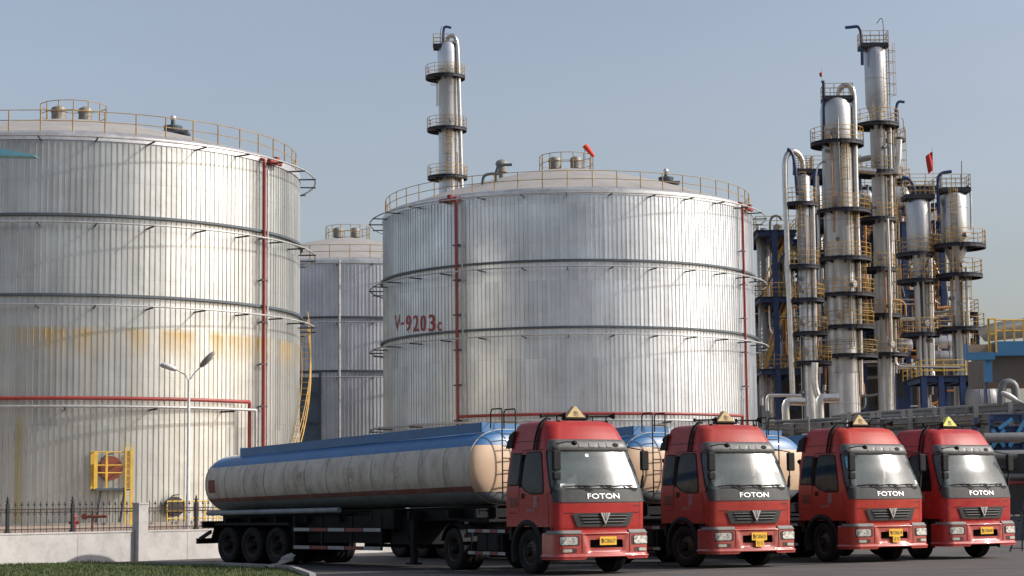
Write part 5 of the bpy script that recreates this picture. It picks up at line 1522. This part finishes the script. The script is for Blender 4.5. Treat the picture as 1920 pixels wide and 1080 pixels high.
for i, (a, b, py, Y, r, l) in enumerate(((1402, 1448, 642, 160, 1.6, 'big drum at the left edge of the plant under the middle deck'), (1455, 1500, 655, 163, 1.3, 'drum between the left frame and the slim column'),
        (1606, 1636, 372, 158, .7, 'high bright drum between the two tall columns'), (1660, 1706, 372, 160, 1.0, 'high drum right of the tallest column'),
        (1600, 1634, 520, 158, .55, 'small bright drum behind the thick column at mid height'), (1664, 1712, 648, 158, .6, 'bright drum at low height right of the tallest column'),
        (1738, 1796, 642, 156, .55, 'long bright drum between the two waisted columns'), (1740, 1800, 672, 152, .6, 'grey drum under the long bright drum'),
        (1670, 1720, 505, 166, .8, 'drum behind the left waisted column'), (1810, 1870, 752, 135, 1.3, 'low domed vessel behind the pipe rack on the right'),
        (1440, 1476, 706, 168, .5, 'small drum low at the left of the plant'))):
    drum(l, Y, a, b, py, r, M_ss if i not in (0, 1, 7, 9) else M_ss2)
def pipe(label, pts, r, m, name='process_pipe', group='process pipes of the plant', n=12, flanges=True):
    Wp = [at(x, y, Y) for x, y, Y in pts]; o0 = Wp[0].copy(); Q = smooth([tuple(p - o0) for p in Wp], 2)
    mb = MB().tube(Q, r, n)
    o = mb.build(name, m, loc=o0); tag(o, label, 'pipe', group)
    return o
pl = [  # label, points (px, py, Y), radius, material
 ('bright elbow pipe at the foot of the slim column', [(1474, 790, 118), (1472, 752, 118), (1490, 753, 118), (1509, 753, 118)], .24, M_pipe),
 ('largest bright elbow pipe at the foot of the thick column', [(1537, 785, 118), (1536, 746, 118), (1550, 747, 118), (1573, 746, 118)], .28, M_pipe),
 ('thin bright elbow pipe at the left foot of the plant', [(1439, 770, 120), (1438, 742, 120), (1450, 741, 120), (1502, 742, 120)], .10, M_pipe),
 ('bright pipe kinking down beside the slim column', [(1528, 680, 142), (1527, 722, 142), (1534, 745, 142)], .25, M_pipe),
 ('thin white pipe stepping under the tallest column', [(1680, 670, 140), (1680, 686, 140), (1705, 688, 140), (1800, 689, 140)], .09, M_pipe),
 ('thin grey riser left of the grey column', [(1421, 420, 156), (1425, 560, 156), (1428, 760, 156)], .16, M_galv),
 ('looped vent pipe over the left deck', [(1444, 434, 155), (1444, 408, 155), (1458, 403, 155), (1466, 412, 155)], .10, M_gpipe),
 ('thin bright riser behind the slim column', [(1533, 330, 150), (1536, 500, 150), (1540, 700, 150)], .13, M_pipe),
 ('crossover pipe between the two tallest columns', [(1600, 304, 151), (1618, 298, 151), (1632, 295, 151)], .22, M_gpipe),
 ('bright crossover pipe below the sloping one', [(1600, 318, 151), (1620, 320, 151), (1642, 322, 151)], .26, M_pipe),
 ('bright bent pipe right of the tallest column', [(1646, 322, 152), (1672, 322, 152), (1684, 318, 152), (1686, 262, 152)], .24, M_pipe),
 ('first of three thin risers right of the tallest column', [(1668, 240, 156), (1676, 500, 156), (1680, 700, 156)], .12, M_pipe),
 ('second of three thin risers right of the tallest column', [(1673, 240, 157), (1681, 500, 157), (1685, 700, 157)], .11, M_gpipe),
 ('third of three thin risers right of the tallest column', [(1664, 410, 151), (1668, 520, 151), (1671, 640, 151)], .12, M_pipe),
 ('white riser between the waisted columns', [(1745, 480, 150), (1747, 560, 150), (1750, 690, 150)], .14, M_pipe),
 ('short bright header behind the left waisted column', [(1662, 478, 160), (1690, 479, 160), (1706, 479, 160)], .22, M_pipe),
]
for l, p, r, m in pl: pipe(l, p, r, m)
# dense small bore pipework between the columns
rp = random.Random(11)
for i in range(84):
    x0 = rp.uniform(1418, 1775); y0 = rp.uniform(560, 765); Y = rp.uniform(154, 161); r = rp.uniform(.05, .16)
    if i % 2: pts = [(x0, y0, Y), (x0 + rp.uniform(25, 90), y0 - rp.uniform(-2, 4), Y)]; pts.append((pts[-1][0] + 2, y0 + rp.choice((-25, 30)), Y))
    else: pts = [(x0, y0 - rp.uniform(20, 90), Y), (x0 + 1, y0, Y), (x0 + rp.choice((-12, 12)), y0 + 3, Y)]
    pts = [(min(q[0], 1805), q[1], q[2]) for q in pts]
    pipe(('thin vertical' if i % 2 == 0 else 'thin horizontal') + ' process pipe in the tangle between the column feet', pts, r, rp.choice((M_pipe, M_gpipe, M_galv, M_gpipe, M_rust)), n=8, group='thin pipes between the column feet')
for i in range(40):
    x0 = rp.choice((rp.uniform(1604, 1705), rp.uniform(1604, 1705), rp.uniform(1740, 1775), rp.uniform(1455, 1545))); y0 = rp.uniform(370, 560); Y = rp.uniform(156, 170)
    pts = [(x0, y0, Y), (x0 + rp.uniform(-1, 1) + 2, y0 + rp.uniform(40, 130), Y), (x0 + rp.uniform(6, 20), y0 + 140, Y)]
    pipe('thin process pipe high between the columns', pts, rp.uniform(.05, .12), rp.choice((M_pipe, M_galv, M_gpipe, M_rust)), n=8, group='thin pipes high between the columns')
# pumps and valves at low level
# dark backdrop block, added for the near-black shade behind the column feet
HB = thing('dark_backdrop', (at(1640, 700, 164).x, 164, .8), 'added dark backdrop block standing in for the deep shade behind the column feet', 'backdrop')
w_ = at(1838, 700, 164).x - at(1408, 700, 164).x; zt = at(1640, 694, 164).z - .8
MB().box((0, 4, zt / 2), (w_, 8, zt)).build('backdrop_wall', M_gdk, HB)
MB().box((0, 4, zt + .15), (w_ + .8, 9, .3)).build('backdrop_roof', M_navy, HB)
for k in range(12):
    MB().box((-w_ / 2 + w_ * (k + .5) / 12, -.08, zt * rp.uniform(.45, .8)), (1.3, .06, 1.0)).build('backdrop_panel', M_blue if k % 3 else M_gpipe, HB)

# ---- pipe bridge in front: grey pipes rising to the right
YA, YB = 112, 96
RK = thing('pipe_rack', (at(1680, 800, 104).x, 104, .8), 'long grey pipe bridge running behind the cabs across the plant foot', 'pipe rack')
o0 = Vector(RK.location)
def rkl(pxa, pya, pxb, pyb, dY=0): return at(pxa, pya, YA + dY) - o0, at(pxb, pyb, YB + dY) - o0
M_rack = mat('rack_grey_paint', (0.21, 0.21, 0.205), 0.55, 0.0, .2, 1.0, dirt=(.12, .11, .10), dirt_amt=.5)
for i, (a, b, r, dY, m) in enumerate((((1432, 802), (1960, 776), .20, 0, M_rack), ((1560, 784), (1960, 759), .20, 0.1, M_rack), ((1432, 792), (1960, 768), .10, 1.6, M_gpipe),
                               ((1600, 776), (1960, 752), .07, .9, M_rack), ((1432, 811), (1960, 784), .09, .2, M_rack), ((1470, 796), (1960, 771), .08, .5, M_galv), ((1432, 815), (1960, 789), .14, 1.2, M_gpipe), ((1432, 826), (1960, 801), .20, .4, M_rack), ((1432, 842), (1960, 818), .26, 1.0, M_gpipe))):
    p, q = rkl(*a, *b, dY)
    (MB().beam(p, q, .25, .30, .05) if i < 2 else MB().tube([p, q], r, 14)).build('rack_beam' if i < 2 else 'rack_pipe', m, RK)
for k in range(10):
    u = k / 9; X0, X1 = at(1432, 802, YA), at(1960, 776, YB); p = X0.lerp(X1, u) - o0; h = .62 if k > 2 else .1
    MB().bar(p + Vector((0, 1.6, h)), p + Vector((0, 1.6, -8)), .2, .2).bar(p + Vector((0, -.28, h)), p + Vector((0, -.28, -8)), .2, .2).bar(p + Vector((0, -.35, -.34)), p + Vector((0, 1.7, -.34)), .16, .18).bar(p + Vector((0, -.35, -1.6)), p + Vector((0, 1.7, -1.6)), .16, .2).build('rack_post', M_rack, RK)
for k in range(26):
    u = (k + .5) / 26; X0, X1 = at(1560, 793, YA - 4), at(1960, 768, YB); p = X0.lerp(X1, u) - o0
    MB().box(p + Vector((0, .9, -.05)), (.14, .2, .3)).build('pipe_shoe', M_gpipe, RK)
for k in range(26):
    X0, X1 = at(1480 + 12 * k, 800, 103), at(1560 + 15 * k, 800, 101); yy = rp.uniform(-2.8, .1); u = rp.random()
    if k % 3: MB().tube(smooth([tuple(X0 - o0 + Vector((0, 0, yy))), tuple(X1 - o0 + Vector((0, 0, yy + .2))), tuple(X1 - o0 + Vector((.1, .3, yy - rp.uniform(.8, 2.5))))], 2), rp.uniform(.05, .13), 8).build('branch_pipe', rp.choice((M_gpipe, M_galv, M_gdk, M_blue)), RK)
    else: MB().tube([X0 - o0 + Vector((0, 0, yy + .5)), X0 - o0 + Vector((0, 0, -4))], rp.uniform(.05, .11), 8).build('branch_pipe', rp.choice((M_gpipe, M_galv, M_pipe)), RK)
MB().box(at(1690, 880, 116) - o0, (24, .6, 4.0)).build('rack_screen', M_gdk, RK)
# blue braced truss at the right, under the rack
BT = thing('truss_tower', at(1888, 900, 88), 'blue cross-braced steel truss at the right edge behind the last cab', 'steel truss'); BT.location.z = .8
o0 = Vector(BT.location)
def bt(px, py, dy=0): 
    p = at(px, py, 88) - o0; return p + Vector((0, dy, 0))
for px in (1858, 1918, 1975):
    for dy in (0, 3): MB().bar(Vector((bt(px, 860, dy).x, dy, 0)), bt(px, 778, dy), .2, .2).build('post', M_blue, BT)
for py in (784, 806, 838, 862):
    MB().beam(bt(1855, py), bt(1980, py - 1), .2, .34, .04).build('beam', M_blue, BT)
for a, b in (((1858, 838), (1880, 806)), ((1880, 838), (1858, 806)), ((1890, 838), (1918, 790)), ((1870, 804), (1895, 786))):
    MB().bar(bt(*a, -.25), bt(*b, -.25), .16, .16).build('brace', M_blue2, BT)
for i, (py, r, m, Y) in enumerate(((820, .22, M_gpipe, 87), (853, .22, M_gpipe, 86.5), (893, .12, M_gpipe, 86), (905, .08, M_red, 86), (876, .14, M_gdk, 86.5))):
    pipe(('upper grey', 'lower grey', 'thin grey', 'thin red', 'thin dark')[i] + ' ground level pipe behind the rightmost cab', [(1845, py + 1, Y), (1900, py, Y), (1990, py - 1.5, Y)], r, m)
sl = thing('pipe_sleeper_stack', at(1905, 968, 76), 'row of pale concrete blocks on the low wall at the right edge', 'concrete blocks')
for k in range(9): MB().box((-.9 + .32 * k, 0, -.08), (.2, .3, .28)).build('block', M_conc, sl)
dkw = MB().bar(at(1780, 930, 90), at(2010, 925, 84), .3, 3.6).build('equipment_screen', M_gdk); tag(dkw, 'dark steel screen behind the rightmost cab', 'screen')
al = MB(); q = gpt(1912, 1034)
for dx in (-.30, .30): al.bar(q + Vector((dx, 0, 0)), q + Vector((dx * .3 + .3, 0, 1.5)), .03, .05).bar(q + Vector((dx + .5, .5, 0)), q + Vector((dx * .3 + .3, .1, 1.5)), .03, .05)
for k in range(5): al.bar(q + Vector((-.28 + .3 * k / 5 + .01, 0, .28 * k + .1)), q + Vector((.30 + .02 * k, 0, .28 * k + .1)), .03, .03)
tag(al.build('step_ladder', M_dark), 'dark folding step ladder standing at the right edge behind the last cab', 'step ladder')

# ---- blue pump house at the right
BH = thing('pump_house', at(1900, 700, 108), 'blue trimmed flat roofed pump house with yellow roof rails at the right edge', 'building')
BH.location.z = .8; o0 = Vector(BH.location)
def bq(px, py, Y=108): return at(px, py, Y) - o0
def slab(px0, py0, px1, py1, Y, d, m, name):
    a, b = bq(px0, py0, Y), bq(px1, py1, Y)
    return MB().box(((a.x + b.x) / 2, a.y + d / 2, (a.z + b.z) / 2), (abs(b.x - a.x), d, abs(a.z - b.z))).build(name, m, BH)
slab(1866, 640, 2030, 665, 107, 3, M_bb, 'roof_fascia')
slab(1811, 661, 1866, 674, 106.6, .6, M_bb, 'lower_fascia')
slab(1811, 645, 1815, 661, 106.8, .5, M_bb, 'end_trim')
slab(1815, 646, 1865, 661, 107.3, .3, M_tan, 'parapet')
slab(1848, 674, 1861, 716, 106.8, .6, M_bb, 'corner_column')
slab(1861, 665, 2030, 716, 107.6, 6, mat('grey_brown_wall', (.10, .09, .085), .8, 0, .1, 1), 'wall')
slab(1848, 716, 1854, 800, 107.2, .5, M_blue, 'leg')
slab(1960, 716, 1968, 800, 107.2, .5, M_blue, 'leg')
r_ = MB(); pts = [bq(x, 640, Y) for x, Y in ((1868, 107.3), (1884, 107.3), (1902, 107.3), (1920, 107.3), (1940, 107.3), (1960, 107.3))]
railing(r_, r_, [p + Vector((0, 0, 0)) for p in pts], 1.2, .055, .045, False, mids=(.5,)); 
pts = [bq(x, 661, 107) for x in (1855, 1856, 1868)]; railing(r_, r_, pts, 1.9, .06, .05, False, mids=(.55,))
r_.build('roof_railing', M_yel2, BH)
for l, p, r, m in (('bright large pipe sloping above the blue pump house roof', [(1846, 622, 125), (1880, 614, 120), (1990, 600, 110)], .42, M_pipe),
                   ('dull large pipe below the bright one above the pump house', [(1850, 632, 124), (1900, 626, 118), (1990, 618, 110)], .3, M_gpipe),
                   ('grey bent pipe under the blue pump house', [(1876, 770, 100), (1878, 722, 100), (1890, 716, 100), (1904, 722, 100), (1905, 760, 100)], .22, M_gpipe)):
    pipe(l, p, r, m)
# flags
def flag(px, py0, py1, Y, w, h, label, m, base=None):
    p = at(px, py1, Y); T = thing('flag', (p.x, Y, p.z), label, 'flag'); H_ = at(px, py0, Y).z - p.z
    MB().tube([(0, 0, 0), (0, 0, H_)], .03, 6).build('flag_pole', M_galv, T)
    g = [[Vector((-w * j / 8 * (1 - .25 * i / 6), .12 * math.sin(j * .9 + i * .5), H_ - .3 - h * i / 6 - .25 * h * (j / 8) ** 1.3)) for j in range(9)] for i in range(7)]
    MB().grid(g, True).build('flag_cloth', m, T)
M_flag = mat('red_flag_cloth', (0.50, 0.035, 0.03), 0.8, 0, .15, 1)
flag(1754, 277, 440, 150, .55, 1.5, 'red flag drooping from a pole above the plant on the right', M_flag)
flag(1543, 128, 190, 151, .22, .35, 'tiny red flag at the top left of the thick column', M_flag)
# windsock on the middle tank
ws0 = at(1097, 318, T2C.y - 1); T = thing('windsock', ws0, 'small orange red windsock on a thin pole above the numbered tank', 'windsock')
MB().tube([(0, 0, -.8), (0, 0, 1.55)], .025, 6).build('pole', M_galv, T)
MB().lathe([(.19, 0), (.17, .3), (.13, .7), (.10, .95)], n=12, M=Matrix.Translation((0, 0, 1.6)) @ Matrix.Rotation(R_(142), 4, 'Y')).build('sock', mat('orange_red_cloth', (.62, .06, .03), .8, 0, .2, 3), T)
# blue steel ladder tower glimpsed between the left tanks
BX = thing('steel_frame', at(575, 900, 128), 'blue grey steel frame glimpsed between the left tank and the dull tank', 'steel frame'); BX.location.z = .8
for x in (-.9, .9):
    MB().bar((x, 0, 0), (x, 0, 9.6), .16, .16).build('post', M_girder, BX)
for z in (2.5, 4.4, 6.3, 8.2, 9.6): MB().bar((-1, 0, z), (1, 0, z), .12, .14).build('beam', M_girder, BX)
MB().box((0, .3, 4.8), (1.7, .1, 9.0)).build('panel', mat('slate_blue_sheet', (.10, .14, .19), .7), BX)
# gooseneck vents on the roof of the numbered tank
for (px, py, h, l) in ((930, 333, .8, 'blue gooseneck vent pipe on the roof of the numbered tank'), (905, 341, .5, 'low bent vent pipe on the roof of the numbered tank')):
    p = at(px, py, T2C.y - 7); o = MB().tube(smooth([(0, 0, -.5), (0, 0, h * .6), (.3, 0, h), (1.0, 0, h)]), .09, 8).build('vent_pipe', M_girder, loc=p); tag(o, l, 'vent pipe')

# ------------------------------------------------------------------ light
EL, SAZ = 33.0, 86.0       # elevation; azimuth from the camera side (-y) towards +x
sd = Vector((math.sin(R_(SAZ)) * math.cos(R_(EL)), -math.cos(R_(SAZ)) * math.cos(R_(EL)), math.sin(R_(EL))))
sl_ = bpy.data.lights.new('sun', 'SUN'); so = bpy.data.objects.new('sun', sl_); COL.objects.link(so)
sl_.energy = 4.5; sl_.angle = R_(0.6); sl_.color = (1.0, .95, .88)
so.rotation_euler = sd.to_track_quat('Z', 'Y').to_euler()
W = bpy.data.worlds.new('World'); SC.world = W; W.use_nodes = True
N = W.node_tree.nodes; L = W.node_tree.links; bg = N['Background']
sky = N.new('ShaderNodeTexSky'); sky.sky_type = 'NISHITA'; sky.sun_disc = False
sky.sun_elevation = R_(EL); sky.sun_rotation = math.atan2(sd.x, sd.y)
sky.air_density = 1.2; sky.dust_density = 3.5; sky.ozone_density = 1.5; sky.altitude = 50
hs = N.new('ShaderNodeHueSaturation'); hs.inputs['Saturation'].default_value = .72; hs.inputs['Value'].default_value = 1.0; L.new(sky.outputs[0], hs.inputs['Color'])
tn = N.new('ShaderNodeMix'); tn.data_type = 'RGBA'; tn.blend_type = 'MULTIPLY'; tn.inputs['Factor'].default_value = 1
tn.inputs['B'].default_value = (1.0, .985, 1.035, 1); L.new(hs.outputs[0], tn.inputs['A'])
# faint uneven haze
gc_ = N.new('ShaderNodeTexCoord'); mp_ = N.new('ShaderNodeMapping'); mp_.inputs['Scale'].default_value = (1.2, 1.2, 5.0)
nz_w = N.new('ShaderNodeTexNoise'); nz_w.inputs['Scale'].default_value = 2.2; nz_w.inputs['Detail'].default_value = 5; nz_w.inputs['Roughness'].default_value = .5
mr_ = N.new('ShaderNodeMapRange'); mr_.inputs['From Min'].default_value = .3; mr_.inputs['From Max'].default_value = .7; mr_.inputs['To Min'].default_value = .96; mr_.inputs['To Max'].default_value = 1.05
L.new(gc_.outputs['Generated'], mp_.inputs['Vector']); L.new(mp_.outputs[0], nz_w.inputs['Vector']); L.new(nz_w.outputs['Fac'], mr_.inputs['Value'])
hz = N.new('ShaderNodeVectorMath'); hz.operation = 'SCALE'; L.new(tn.outputs['Result'], hz.inputs[0]); L.new(mr_.outputs[0], hz.inputs['Scale'])
L.new(hz.outputs[0], bg.inputs['Color']); bg.inputs['Strength'].default_value = 0.15
SC.view_settings.view_transform = 'Standard'; SC.view_settings.look = 'None'; SC.view_settings.exposure = 0; SC.view_settings.gamma = 1
for o in bpy.data.objects:
    if o.parent is None and o.type in ('MESH', 'EMPTY') and 'kind' not in o: o['kind'] = 'thing'
